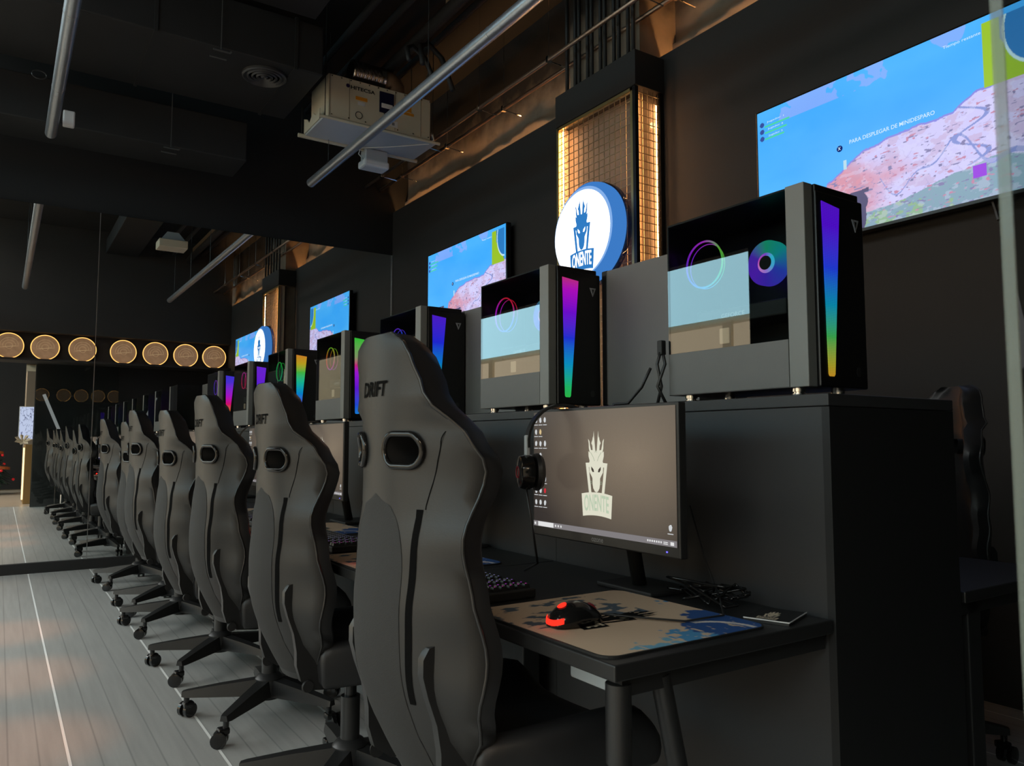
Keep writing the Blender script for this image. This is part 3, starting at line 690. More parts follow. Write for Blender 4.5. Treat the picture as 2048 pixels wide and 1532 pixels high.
def make_desk(side):
    t = empty('gaming_desk')
    B().cbox(0, .584, .003, PIT-.003, .712, .740, .003).build('tabletop', M['desk'], t)
    B().box(.03, .58, .02, .05, .68, .712).build('rail', M['plastic_m'], t); B().box(.03, .58, PIT-.05, PIT-.02, .68, .712).build('rail', M['plastic_m'], t)
    if not side:
        B().box(.50, .52, .05, PIT-.05, .10, .70).build('modesty_panel', M['plastic_m'], t)
        for y in (.05, PIT-.05): B().cbox(.48, .54, y-.03, y+.03, 0, .71, .004).build('leg', M['plastic_m'], t)
    for y in ((.035,) if side else ()):
        for (x0, x1) in ((.035, .03), (.13, .27)):
            lg = B().tube([(x0, y, .70), ((x0, y, .57) if x0 < .1 else (x1, y, .12))], .022 if x0 < .1 else .018, 14).build('leg', M['plastic'], t, smooth='a')
            B().tube([(x0, y, .57) if x0 < .1 else (x1, y, .12), (x1+(0 if x0 < .1 else .03), y, .0)], .015, 14).build('foot', M['chrome'], lg, smooth='a')
    B().box(.15, .5, .1, .35, .66, .70).build('cable_basket', M['plastic_m'], t)
    return t
ordn = ['nearest', 'second', 'third', 'fourth', 'fifth', 'sixth', 'farthest']
desk = make_desk(1); desk_b = make_desk(0)
dlabels = ['nearest black desk, with the glowing red mouse on a blue and white pad', 'second black desk from the camera, behind the nearest chair', 'third black desk from the camera in the row', 'fourth black desk from the camera in the row', 'fifth black desk from the camera in the row', 'sixth black desk from the camera in the row', 'farthest black desk, against the mirror']
for i in range(NST):
    d = desk if i == 0 else (desk_b if i == 1 else copy_tree(desk_b))
    d.location = (.843, YD0+PIT*i, 0); tag(d, dlabels[i], 'desk', 'row of black desks')
# far side desks, mirrored row: one long strip of desks shows only at its near end
d2 = copy_tree(desk_b); d2.location = (2.54, YD0+PIT, 0); d2.rotation_euler.z = pi; tag(d2, 'black desk on the far side of the cabinet, below the nearest television', 'desk')

# ================================================================== GAMING CHAIR
def interp(t, tab):
    for (a, va), (b, vb) in zip(tab, tab[1:]):
        if a <= t <= b:
            s = (t-a)/(b-a); s = s*s*(3-2*s); return va+(vb-va)*s
    return tab[0][1] if t < tab[0][0] else tab[-1][1]
WT = [(.43,.12),(.50,.165),(.57,.208),(.67,.230),(.76,.222),(.88,.203),(.95,.203),(1.02,.214),(1.06,.217),(1.10,.203),(1.15,.168),(1.20,.136),(1.26,.114),(1.29,.098),(1.315,.055)]
CT = [(.44,.05),(.60,.09),(.72,.125),(.82,.10),(.92,.075),(1.05,.115),(1.12,.085),(1.18,.03),(1.32,.008)]
TT = [(.44,.05),(.60,.06),(1.05,.065),(1.25,.065),(1.315,.04)]
def fwd(z): return .060*max(0, (.74-z)/.28)**1.7
def xback(z): return -.285-.03*(z-.46)-.025*sin(pi*min(1,max(0,(z-.46)/.5)))+fwd(z)
def backpt(z, s):
    w_ = interp(z, WT); return (xback(z)+interp(z, CT)*abs(s)**2.3, w_*s, z)
def make_chair():
    t = empty('gaming_chair')
    # five star base
    for k in range(5):
        q = 2*pi*k/5+radians(6); ca, sa = cos(q), sin(q)
        pr = []
        for (r0, hw, z0, z1) in ((.03,.034,.085,.150),(.18,.026,.085,.132),(.315,.020,.086,.112),(.335,.015,.088,.108)):
            pr.append([(r0*ca-hw*sa*e, r0*sa+hw*ca*e, z) for e, z in ((-1,z0),(1,z0),(.75,z1),(-.75,z1))])
        vs = [p for r_ in pr for p in r_]; fs = [(0,1,2,3)[::-1], (12,13,14,15)]
        for i in range(3):
            for j in range(4): fs.append((4*i+j, 4*i+(j+1) % 4, 4*i+4+(j+1) % 4, 4*i+4+j))
        lg = B().add(vs, fs).build('base_leg', M['plastic'], t, smooth='a')
        cs = B(); cx, cy = .318*ca, .318*sa; q2 = q+radians(35+55*k); px, py = cos(q2), sin(q2); ox, oy = -py*.018, px*.018
        for e in (-1, 1):
            c0 = Vector((cx+ox-px*.017*1+px*e*.017, cy+oy-py*.017+py*e*.017, .029))
            vs = []; 
            a = Vector((px,py,0)); bb = Vector((-py,px,0))
            pts = [c0+a*(-.009), c0+a*(-.0075), c0+a*.0075, c0+a*.009]
            cs.tube(pts, [.022,.029,.029,.022], 18)
        cs.tube([(cx,cy,.05),(cx,cy,.092)], .011, 10)
        cs.cbox(cx-.020+ox*.5, cx+.020+ox*.5, cy-.020+oy*.5, cy+.020+oy*.5, .040, .064, .006)
        cs.build('caster', M['gloss'], lg, smooth='a')
    B().lathe([(.045,.07),(.055,.085),(.055,.15),(.042,.165),(.030,.17),(.030,.30)], 24).build('hub', M['plastic'], t, smooth='a')
    B().lathe([(.019,.30),(.019,.42)], 18).build('gas_cylinder', M['gloss'], t, smooth='a')
    B().cbox(-.16, .12, -.075, .075, .405, .455, .012).build('tilt_mechanism', M['plastic_m'], t)
    B().tube([(.0,-.07,.43),(.02,-.20,.425),(.03,-.27,.41)], [.006,.006,.011], 8).build('lift_lever', M['chrome'], t, smooth=True)
    # seat
    st = B()
    xs = [-.185,-.16,-.05,.12,.20,.245,.255]; ss = [-1,-.92,-.72,-.6,0,.6,.72,.92,1]
    vs = []; fs = []
    for xi, x_ in enumerate(xs):
        w_ = .252 if x_ > -.1 else .20
        w_ -= (.03 if xi == len(xs)-1 else 0); zt = .50+(.012 if 1 < xi < 5 else 0)-(.03 if xi >= 5 else 0)-(.02 if xi == 6 else 0)
        for s_ in ss:
            bol = .055 if abs(s_) > .68 and abs(s_) < .95 else (.02 if abs(s_) >= .95 else 0)
            vs.append((x_, w_*s_, zt+bol*(1 if xi < 5 else .4)))
    n = len(ss); m_ = len(xs)
    for x_ in xs:
        for s_ in ss: vs.append((x_*.97, .225*s_*(1 if x_ > -.1 else .85), .425))
    for i in range(m_-1):
        for j in range(n-1):
            a = i*n+j; fs.append((a,a+1,a+n+1,a+n)); a += m_*n; fs.append((a,a+n,a+n+1,a+1))
    o = m_*n
    for j in range(n-1): fs.append((j,j+o,j+1+o,j+1)); a = (m_-1)*n+j; fs.append((a,a+1,a+1+o,a+o))
    for i in range(m_-1): a = i*n; fs.append((a,a+n,a+n+o,a+o)); a += n-1; fs.append((a,a+o,a+n+o,a+n))
    st.add(vs, fs).build('seat', M['leather_side'], t, smooth=True, sub=1)
    # backrest shell: rear skin + front cushion in one closed body
    zs = list(np.linspace(.435, 1.29, 36))+[1.302,1.312]; nb = 21; SS = [-1+2*i/(nb-1) for i in range(nb)]
    rows = []
    for z in zs:
        w_ = interp(z, WT); tk = interp(z, TT); r_ = []
        for s_ in SS: r_.append(backpt(z, s_))
        for s_ in reversed(SS):
            x_, y_, _ = backpt(z, s_)
            bol = .016*math.exp(-((abs(s_)-.80)/.16)**2)
            th = (tk if abs(s_) < .99 else tk*.62) + bol
            r_.append((x_+th, y_*(.985 if abs(s_) > .9 else 1), z))
        rows.append(r_)
    nn = len(rows[0]); vs = [p for r_ in rows for p in r_]; fs = []
    for i in range(len(rows)-1):
        for j in range(nn): fs.append((i*nn+j, i*nn+(j+1) % nn, (i+1)*nn+(j+1) % nn, (i+1)*nn+j))
    fs.append(tuple(range(nn))[::-1]); fs.append(tuple((len(rows)-1)*nn+j for j in range(nn)))
    bk = B().add(vs, fs).build('backrest', M['leather'], t, smooth=True)
    bk.data.materials.append(M['leather_side'])
    # everything but the rear skin is the darker side leather
    for p in bk.data.polygons:
        if p.index < (len(rows)-1)*nn and (p.index % nn) >= nb-1: p.material_index = 1
    HZ, HY = 1.085, .088
    cut = B()
    for e in (-1, 1):
        pl = []
        for k in range(24):
            q = 2*pi*k/24; a_, c_ = cos(q), sin(q); pl.append((e*HY+.020*(1 if a_ > 0 else -1)*.9+a_*.024, HZ+c_*.028+e*0))
        cut.prism([(p[0], p[1]) for p in pl], -.5, .1, 'X')
    co = cut.build('cutter', M['plastic']); md = bk.modifiers.new('b', 'BOOLEAN'); md.operation = 'DIFFERENCE'; md.object = co; md.solver = 'EXACT'
    dg = bpy.context.evaluated_depsgraph_get(); me = bpy.data.meshes.new_from_object(bk.evaluated_get(dg))
    bk.modifiers.clear(); bk.data = me; bpy.data.objects.remove(co); me.name = 'backrest'
    for p in me.polygons: p.use_smooth = True
    try: me.set_sharp_from_angle(angle=radians(50))
    except Exception: pass
    # oval grommets
    for e in (-1, 1):
        pts = []
        for k in range(32):
            q = 2*pi*k/32; a_, c_ = cos(q), sin(q)
            y_ = e*HY+.020*(1 if a_ > 0 else -1)*.9+a_*.027; z_ = HZ+c_*.031
            x_ = xback(z_)+interp(z_, CT)*abs(y_/interp(z_, WT))**2.3
            pts.append((x_-.004, y_, z_))
        g_ = B(); g_.loop(pts, .0065, 10)
        g_.build('grommet', M['gloss'], bk, smooth=True)
        inn = B(); vs = []; fs = []
        for dx in (-.004, .10):
            for (x_, y_, z_) in pts: vs.append((x_+dx, e*HY+(y_-e*HY)*.88, HZ+(z_-HZ)*.88))
        inn.add(vs, [(k, (k+1) % 32, 32+(k+1) % 32, 32+k) for k in range(32)]).build('grommet_sleeve', M['plastic'], bk, smooth=True)
    # piping round the rear edge
    pp = [backpt(z, 1) for z in zs] + [backpt(z, -1) for z in reversed(zs)]
    pp = [(x_+.004, y_*1.0, z) for x_, y_, z in pp]
    B().tube(pp, .0038, 6).build('piping', M['piping'], bk, smooth=True)
    # seam lines and slots on the rear skin
    def strip(fn, z0, z1, wd, lift, n=24):
        b = B(); vs = []
        for i in range(n+1):
            z = z0+(z1-z0)*i/n; s_ = fn(z); ww = wd(z) if callable(wd) else wd
            for e in (-1, 1): 
                W_ = interp(z, WT); x_, y_, _ = backpt(z, s_+e*ww/W_); vs.append((x_-lift, y_, z))
        return b.add(vs, [(2*i, 2*i+1, 2*i+3, 2*i+2) for i in range(n)])
    for e in (-1, 1):
        strip(lambda z: e*(.115+.03*max(0,(z-.6)))/interp(z, WT), .62, .975, lambda z: .0065, .0012).build('zip_slot', M['logo_black'], bk)
        strip(lambda z: e*(.137+.22*max(0,(z-.98)))/interp(z, WT), .975, 1.135, .0009, .0008).build('seam', M['logo_black'], bk)
    # mesh centre panel
    vs = []; fs = []; n1, n2 = 14, 24
    for i in range(n2+1):
        z = .455+(1.0-.455)*i/n2; hw = min(.10, sqrt(max(1e-6, 1-((z-.86)/.14)**2))*.10) if z > .86 else .10
        for j in range(n1+1):
            y_ = hw*(-1+2*j/n1); s_ = y_/interp(z, WT); x_, yy, _ = backpt(z, s_); vs.append((x_-.0009, yy, z))
    for i in range(n2):
        for j in range(n1): a = i*(n1+1)+j; fs.append((a,a+1,a+n1+2,a+n1+1))
    B().add(vs, fs).build('fabric_panel', M['fabric'], bk, smooth=True)
    # brand lettering across the headrest rear
    b = B(); put_text(b, 'DRIFT', (0, 0, 1.205), (0,-1,0), (0,0,1), width=.105, height=.030, shear=.25, bold=.025)
    b.v = [(xback(z)+interp(z, CT)*abs(y/interp(z, WT))**2.3-.0015, y, z) for x_, y, z in b.v]; b.build('lettering', M['logo_black'], bk)
    # hinge covers at both sides
    for e in (-1, 1):
        poly = [(-.262,.735),(-.284,.729),(-.297,.71),(-.300,.68),(-.294,.64),(-.285,.59),(-.288,.54),(-.298,.50),(-.298,.455),(-.27,.425),(-.20,.415),(-.10,.43),(-.06,.47),(-.12,.50),(-.18,.55),(-.215,.62),(-.225,.70),(-.24,.728)]
        poly = [(x_+.014+fwd(z)*.9, z) for x_, z in poly]
        y0 = e*.142; 
        B().prism(poly, y0, y0+e*.020, 'Y').build('hinge_cover', M['plastic'], t, smooth='a')
        B().lathe([(.018,.0),(.016,e*.006)], 16, 'Y', (-.21, y0+e*.022, .44)).build('hinge_bolt', M['plastic_m'], t, smooth='a')
    return t
chair = make_chair()
# hub x, hub y, heading (radians, 0 = faces the desk), seat raise
CH = [(.925,1.435,radians(2),0),(.965,2.38,radians(3),-.035),(.955,3.22,radians(4),-.03),(.957,4.06,radians(4),-.06),(.952,5.08,radians(4),-.025),(.985,5.70,radians(4),-.08),(.96,6.74,radians(4),-.035)]
clab = ['nearest black racing-style gaming chair, filling the middle of the picture', 'black gaming chair directly behind the nearest one, in front of the second desk', 'third black gaming chair from the camera', 'fourth black gaming chair from the camera, slightly lower back', 'fifth black gaming chair from the camera', 'sixth black gaming chair from the camera, the lowest back', 'farthest black gaming chair, beside the mirror']
def drop(ch, dz):
    """shorter gas lift: everything above the base moves"""
    for c in ch.children:
        if c.name.split('.')[0] not in ('base_leg', 'hub', 'gas_cylinder'): c.location.z += dz
for i, (x_, y_, a_, dz) in enumerate(CH):
    c = chair if i == 0 else copy_tree(chair)
    c.location = (x_, y_, 0); c.rotation_euler.z = a_; tag(c, clab[i], 'chair', 'gaming chairs along the desks')
    if i and dz: drop(c, dz)
oc = copy_tree(chair); oc.location = (2.78, 1.62, 0); oc.rotation_euler.z = pi+radians(-25); tag(oc, 'dark gaming chair on the far side of the cabinet below the nearest television', 'chair')

# ================================================================== PC TOWERS
PW, PD, PH = .212, .43, .485
def make_pc(glassy=True):
    t = empty('computer_tower')
    z0 = .022
    for (x_, y_) in ((.03,.05),(PW-.03,.05),(.03,PD-.05),(PW-.03,PD-.05)):
        B().lathe([(.014,0),(.016,.003),(.016,.009),(.013,.0095),(.013,.013),(.016,.0135),(.016,.022)], 18, 'Z', (x_,y_,0)).build('foot', M['chrome'], t, smooth='a')
    bd = B(); e = .004
    bd.box(0,PW,.02,PD,z0,z0+e); bd.box(0,PW,.02,PD,PH-e,PH); bd.box(PW-e,PW,.02,PD,z0+e,PH-e); bd.box(0,PW-e,PD-e,PD,z0+e,PH-e)
    bd.build('case_body', M['case_black'] if glassy else M['case_grey'], t)
    if glassy:
        B().box(-.001,.004,.052,PD,z0+.002,.133).build('lower_side_panel', M['case_grey'], t)
        B().box(.006,PW-.006,.03,PD-.006,z0+.006,.130).build('psu_shroud', M['case_black'], t)
        B().cbox(-.002,.030,-.0,.050,z0,PH+.003,.002).build('corner_strip', M['case_strip'], t)
        B().box(-.0005,.0025,.052,PD,.1335,PH).build('side_glass', M['pcglass'], t)
        fp = B().cbox(.031,PW+.002,-.008,.03,z0,PH-.012,.004).cbox(.031,PW-.012,-.006,.03,PH-.03,PH+.003,.003).build('front_panel', M['case_black'], t)
        tr = [(.050,PH-.035),(.118,PH-.043),(.083,.052),(.079,.047),(.063,.047),(.059,.052)]
        lp = B().prism(tr, -.0095, -.008, 'Y').build('light_panel', RBM[0], fp)
        B().prism([(PW-.045,PH-.06),(PW-.018,PH-.060),(PW-.0315,PH-.09)], -.0095, -.008, 'Y').build('badge', mat('grey_badge', (.3,.32,.36), .3), fp)
        B().prism([(PW-.036,PH-.065),(PW-.027,PH-.065),(PW-.0315,PH-.08)], -.0100, -.0095, 'Y').build('badge_mark', M['case_black'], fp)
        B().prism([(PW-.035+.010*cos(2*pi*k/6),.062+.012*sin(2*pi*k/6)) for k in range(6)], -.0088, -.008, 'Y').build('hex_mark', mat('faint_mark', (.025,.025,.025), .3), fp)
        # inside
        B().box(PW-.030,PW-.024,.10,PD-.03,.15,PH-.02).build('motherboard', M['pcb'], t)
        fan = B(); c = (.05, PD-.085, .37)
        fan.loop([(.05, c[1]+.062*cos(q), c[2]+.062*sin(q)) for q in [2*pi*k/40 for k in range(40)]], .0026, 6)
        ro = fan.build('fan_ring', RGM[0], t)
        B().loop([(.075, c[1]+.012+.06*cos(q), c[2]+.06*sin(q)) for q in [2*pi*k/40 for k in range(40)]], .0012, 5).build('fan_ring_inner', RGM[0], t)
        rm = ro.data; me2 = ro.data
        cc = (.12, .20, .355)
        d_ = B().lathe([(.0,0),(.055,0)], 40, 'X'); 
        ck = B().lathe([(.020,-.001),(.058,-.001),(.058,.02),(.02,.02)], 40, 'X').build('cooler_fan', DISC, t); ck.location = cc
        hb = B().lathe([(.016,-.004),(.026,-.002),(.026,0)], 32, 'X').build('cooler_hub_ring', HUB, ck); 
        B().lathe([(.018,-.006),(.018,-.0045)], 24, 'X').build('cooler_cap', M['plastic'], ck)
        for k in range(2):
            y_ = .125-.022*k
            rs_ = B().cbox(.13,.18,y_-.003,y_+.003,.285,.42,.001).build('memory_stick', M['plastic'], t)
            B().box(.126,.13,y_-.0025,y_+.0025,.29,.415).build('memory_light', RAMM, rs_)
        gp = B().cbox(.06,PW-.03,.10,.38,.205,.245,.004).build('graphics_card', mat('grey_card_shroud', (.10,.10,.10), .4), t)
        b = B(); put_text(b, 'GEFORCE', (.058, .26, .225), (0,-1,0), (0,0,1), width=.075, height=.011); b.build('card_lettering', mat('card_letters', (.5,.5,.5), .4, emit=(1,1,1), es=.25), gp)
        B().cbox(.04,.045,.26,.29,.15,.19,.002).build('lit_tag', mat('warm_tag', (.8,.6,.4), .4, emit=(1,.75,.5), es=.35), t)
        b = B()
        for r_ in range(3):
            for k in range(11): b.lathe([(.0035,0),(.0035,.001)], 6, 'X', (PW-.02, PD-.05-.011*k-.0055*(r_ % 2), PH-.035-.011*r_))
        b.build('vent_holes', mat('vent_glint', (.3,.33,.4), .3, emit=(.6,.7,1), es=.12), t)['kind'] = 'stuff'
    else:
        B().box(-.003,0,.03,PD,.14,PH).build('side_glass', M['pcglass'], t)
        B().cbox(.0,PW,-.01,.02,z0,PH+.003,.004).build('front_panel', M['case_black'], t)
    return t
# re-centre ring materials on the fan
for i in range(7):
    for nd in RGM[i].node_tree.nodes:
        if nd.type == 'MAPPING': nd.inputs['Location'].default_value = (0, -(PD-.085), -.37)
pcs = [make_pc(True)]
plab = ['nearest computer tower with purple-to-orange light wedge and see-through side', 'second computer tower with magenta-to-green light wedge, beside the round sign', 'third computer tower with blue-to-yellow light wedge, right of the nearest headrest', 'fourth computer tower with green-over-purple light wedge', 'fifth computer tower with orange-to-violet light wedge', 'sixth computer tower with violet light wedge behind the second chair', 'farthest computer tower with blue, magenta and green light wedge']
def setmat(o, m):
    s = o.material_slots[0]; s.link = 'OBJECT'; s.material = m
PCY = [1.055, 2.03, 2.96, 3.84, 4.80, 5.70, 6.62]
for i in range(7):
    p = pcs[0] if i == 0 else copy_tree(pcs[0])
    p.location = (1.495, PCY[i], 1.202); tag(p, plab[i], 'computer', 'computer towers on the cabinet')
    if i: pcs.append(p)
for i, p in enumerate(pcs):
    for c in p.children:
        if c.name.startswith('fan_ring'): setmat(c, RGM[i])
        for d in c.children:
            if d.name.startswith('light_panel'): setmat(d, RBM[i])
rp = make_pc(False)
for i in range(7):
    p = rp if i == 0 else copy_tree(rp)
    p.location = (1.93, PCY[i]+.96, 1.202); p.rotation_euler.z = pi
    if i == 6: p.location.y = Yend-.02
    tag(p, 'grey steel computer tower turned away, %s' % ['just left of the nearest tower', 'between the second and third light wedges', 'between the third and fourth light wedges', 'between the fourth and fifth light wedges', 'between the fifth and sixth light wedges', 'between the sixth and farthest light wedges', 'at the mirror end of the cabinet'][i], 'computer', 'computer towers facing the other way')

# ================================================================== MONITORS ETC
MWD, MHT = .531, .299
def make_monitor():
    t = empty('monitor')      # origin: desk level under the screen centre; screen faces -X
    zb = .140
    B().cbox(0, .022, -MWD/2-.008, MWD/2+.008, zb-.024, zb+MHT+.007, .003).build('housing', M['plastic'], t)
    def wall_img(u, v):
        d = np.sqrt((u-.75)**2*.8+(v-.62)**2); k = np.clip(1-d*1.3, 0, 1)[:,None]
        c = lin((50,44,42))*(1-k)+lin((124,110,94))*k
        top = np.clip((v-.6)*1.6, 0, 1)[:,None]; return c*(1-top*.4)+lin((118,108,98))*top*.4
    sc = paint_grid('screen', wall_img, 32, 18, (-.0012, MWD/2, zb), (0,-MWD,0), (0,0,MHT), attr_emis('monitor_screen', .95), t)
    U = (0,-.076,0); V = (0,0,.076)
    emblem(sc, (-.002, .0, zb+.175), U, V, (-1,0,0), M['cream_logo'], M['green_logo'], M['scr_dark'], M['line_logo'], .0006, M['green_logo'])
    def P(u, v): return (MWD/2-u*MWD, zb+v*MHT)
    def rect(b, u0, u1, v0, v1, x_=-.0025):
        y0, za = P(u0, v0); y1, z_b = P(u1, v1); b.add([(x_,y0,za),(x_,y1,za),(x_,y1,z_b),(x_,y0,z_b)], [(0,1,2,3)])
    b = B(); rect(b, 0, 1, 0, .045); b.build('taskbar', M['bar'], sc)
    b = B(); rect(b, .04, .17, .003, .042, -.003); rect(b, .008, .022, .012, .033, -.003)
    for k in range(3): rect(b, .182+.022*k, .192+.022*k, .014, .032, -.003)
    for k in range(7): rect(b, .83+.013*k, .838+.013*k, .016, .03, -.003)
    rect(b, .925, .95, .012, .018, -.003); rect(b, .925, .95, .024, .03, -.003); rect(b, .965, .985, .01, .034, -.003)
    b.build('taskbar_icons', M['barw'], sc)
    b = B(); by = B(); br = B()
    rr = random.Random(5)
    def icon(bb, u, v):
        c = [(u+.010*cos(q)*rr.uniform(.8,1.1), v+.026*sin(q)*rr.uniform(.8,1.1)) for q in [2*pi*k/8+.3 for k in range(8)]]
        vs = [(-.0025, P(a, d)[0], P(a, d)[1]) for a, d in c]; bb.add(vs, [tuple(range(8))])
        rect(b, u-.016, u+.016, v-.044, v-.038)
    for ri, row in enumerate(((1,1,1),(1,2,0),(1,1,1),(0,1,0),(0,0,0),(0,0,1),(1,1,3),(1,1,1))):
        for ci, k in enumerate(row):
            if k: icon({1:b,2:by,3:br}[k], .022+.038*ci, .93-.103*ri-(.0 if ri < 5 else .0))
    icon(b, .965, .13); b.build('desktop_icons', M['icon_w'], sc)['kind'] = 'stuff'; by.build('folder_icon', M['icon_y'], sc); br.build('red_icon', M['icon_r'], sc)
    b = B(); put_text(b, 'ozone', (-.001, -.0, zb-.012), (0,-1,0), (0,0,1), width=.044, height=.009, bold=.02); b.build('brand_lettering', M['ozone'], t)
    B().box(-.001, 0, -MWD/2+.03, -MWD/2+.034, zb-.014, zb-.011).build('power_light', M['led_blue'], t)
    B().tube([(.13,0,.012),(.10,0,.16),(.035,0,.28)], .018, 12).build('stand_neck', M['plastic_m'], t, smooth=True)
    B().cbox(.075,.22,-.10,.10,.0,.012,.004).build('stand_base', M['plastic_m'], t)
    B().cbox(.022,.05,-.12,.12,zb+.06,zb+.22,.01).build('rear_bulge', M['plastic_m'], t)
    return t
def place(obj, i, x_, y_, z_, rz, label, cat, group):
    o = obj if i == 0 else copy_tree(obj)
    o.location = (x_, y_, z_); o.rotation_euler.z = rz; tag(o, label, cat, group); return o
def where(i, last='beside the mirror'):
    return ['on the nearest desk', 'on the second desk from the camera', 'on the third desk from the camera', 'on the fourth desk from the camera', 'on the fifth desk from the camera', 'on the sixth desk from the camera', 'on the farthest desk, ' + last][i]
mon = make_monitor()
def make_keyboard():
    t = empty('keyboard')     # long side along Y
    B().cbox(-.07,.07,-.215,.215,0,.022,.004).build('keyboard_body', M['plastic_m'], t)
    k = B(); l = B(); rr = random.Random(3)
    for r_ in range(6):
        for c in range(21):
            if (c in (15,18)) : continue
            x_ = .055-.0215*r_; y_ = .205-.0198*c-.002
            k.add([(x_-.008,y_-.008,.022),(x_+.008,y_-.008,.022),(x_+.008,y_+.008,.022),(x_-.008,y_+.008,.022),(x_-.006,y_-.006,.031),(x_+.006,y_-.006,.031),(x_+.006,y_+.006,.031),(x_-.006,y_+.006,.031)], [(4,5,6,7),(0,1,5,4),(1,2,6,5),(2,3,7,6),(3,0,4,7)])
            l.add([(x_-.0015,y_-.0015,.0313),(x_+.0025,y_-.0015,.0313),(x_+.0025,y_+.0015,.0313),(x_-.0015,y_+.0015,.0313)], [(0,1,2,3)])
    k.build('keycaps', M['plastic'], t)['kind'] = 'stuff'
    m = rainbow('key_lights', [(0,(225,60,120)),(.1,(190,60,230)),(.25,(150,150,215)),(.6,(120,120,130)),(1,(110,140,120))], .9, axis='Y', zmin=-.21, zmax=.21, dots=False)
    l.build('key_lights', m, t)['kind'] = 'stuff'
    return t
def make_mouse():
    t = empty('computer_mouse')   # front (cable) towards +X, back towards -X
    nx, ny = 12, 13; vs = []; fs = []
    for i in range(nx+1):
        a = i/nx; x_ = -.062+.124*a
        hw = .036*(sin(pi*min(1, max(0.02, a*.96+.03)))**.35)*(1-.10*sin(pi*a)*(1 if a > .4 else .3))
        h = .046*(sin(pi*(a*.80+.14))**.8)*(1 if a > .08 else .75)
        for j in range(ny):
            q = pi*j/(ny-1); vs.append((x_, hw*cos(q), max(.002, h*sin(q)**.75)))
    for i in range(nx):
        for j in range(ny-1): a = i*ny+j; fs.append((a, a+1, a+ny+1, a+ny))
        a = i*ny; fs.append((a, a+ny, a+ny+ny-1, a+ny-1))
    fs.append(tuple(range(ny))); fs.append(tuple(nx*ny+j for j in range(ny)))
    body = B().add(vs, fs).build('mouse_body', M['gloss'], t, smooth=True)
    def on(x_, y_, lift=.0012):
        a = (x_+.062)/.124; hw = .036*(sin(pi*min(1, max(0.02, a*.96+.03)))**.35)*(1-.10*sin(pi*a)*(1 if a > .4 else .3)); h = .046*(sin(pi*(a*.80+.14))**.8)
        c = max(-.99, min(.99, y_/hw)); return (x_, y_, h*(sqrt(1-c*c))**.75+lift)
    b = B(); pts = [on(-.036+.009*cos(q), .009*sin(q), .002) for q in [2*pi*k/20 for k in range(20)]]; b.add([on(-.036,0,.0025)]+pts, [(0, 1+k, 1+(k+1) % 20) for k in range(20)]); b.build('logo_light', M['red_led'], t)
    b = B(); vs = []
    for k in range(13):
        y_ = -.0245+.049*k/12; ay = abs(y_); x_ = -.0645 if ay < .0150 else -.0645+(ay-.0150)/.0095*.0125
        zb_ = .006+.005*(ay/.0245)**2; vs += [(x_, y_, zb_), (x_+.0008, y_, zb_+.011)]
    b.add(vs, [(2*k, 2*k+1, 2*k+3, 2*k+2) for k in range(12)]); b.build('tail_light', M['red_led'], t)
    b = B(); b.tube([on(.035,0,0),on(.045,0,.002),on(.052,0,0)], .004, 8); b.build('scroll_wheel', M['red_dim'], t)
    return t
def make_pad():
    t = empty('mouse_pad')
    def img(u, v):
        # u along Y towards the camera, v along X from the user's edge
        cream = lin((205,178,150)); cols = [lin((70,140,185)), lin((110,165,190)), lin((30,75,135))]
        c = np.tile(cream, (len(u),1))
        k = fbm(u*1.3, v, 12, 5); blot = fbm(u, v*1.5, 14, 15)
        near = np.clip((u-.60)*2.1, 0, 1)*(.45+.7*v); crn = np.clip(1-np.sqrt((u-.95)**2*1.0+(v-1.0)**2)*1.5, 0, 1)
        m1 = (k*.55+near*.5 > .60) | (k*.55+np.clip((v-.80)*2.5,0,1)*.30 > .52); c[m1] = cols[0]
        m1b = (k*.55+near*.5 > .60) & (v < .45); c[m1b] = cols[1]
        m2 = (k*.35+crn*.9 > .62); c[m2] = cols[2]
        st2 = (vnoise(u, v*3, 22, 37) > .80) & m1; c[st2] = cream
        dk = (fbm(u*2, v, 12, 45) > .60) & (u < .5) & (v < .75); c[dk] = lin((70,85,98))
        rr = np.abs(np.sqrt((u-.98)**2+(v-.72)**2)-.20) < .016; rr &= (v > .74) & (u < .99); c[rr] = lin((205,200,195))
        return c
    nx = 150; g_ = paint_grid('pad_print', img, 180, 160, (-.205, .22, .0042), (0,-.44,0), (.41,0,0), M['pad'], t)
    # round the corners off
    me = g_.data
    for v in me.vertices:
        for sx in (-1,1):
            for sy in (-1,1):
                cx_, cy_ = sx*(.205-.03), sy*(.22-.03); dx, dy = (v.co.x-cx_)*sx, (v.co.y-cy_)*sy
                if dx > 0 and dy > 0:
                    r_ = sqrt(dx*dx+dy*dy); m_ = max(dx, dy)
                    if r_ > 1e-6: v.co.x = cx_+sx*dx*m_/r_; v.co.y = cy_+sy*dy*m_/r_
    pl = []
    for sx, sy, q0 in ((1,1,0),(-1,1,90),(-1,-1,180),(1,-1,270)):
        for k in range(7): q = radians(q0+15*k); pl.append((sx*.175+.034*cos(q), sy*.19+.034*sin(q)))
    B().prism(pl, 0, .004).build('pad_base', M['plastic_m'], t)
    b = B(); emblem(t, (.03,-.01,.0048), (-.0,-.062,0), (.085,0,0), (0,0,1), M['logo_black'], M['paper'], M['paper'], None, .0003)
    return t
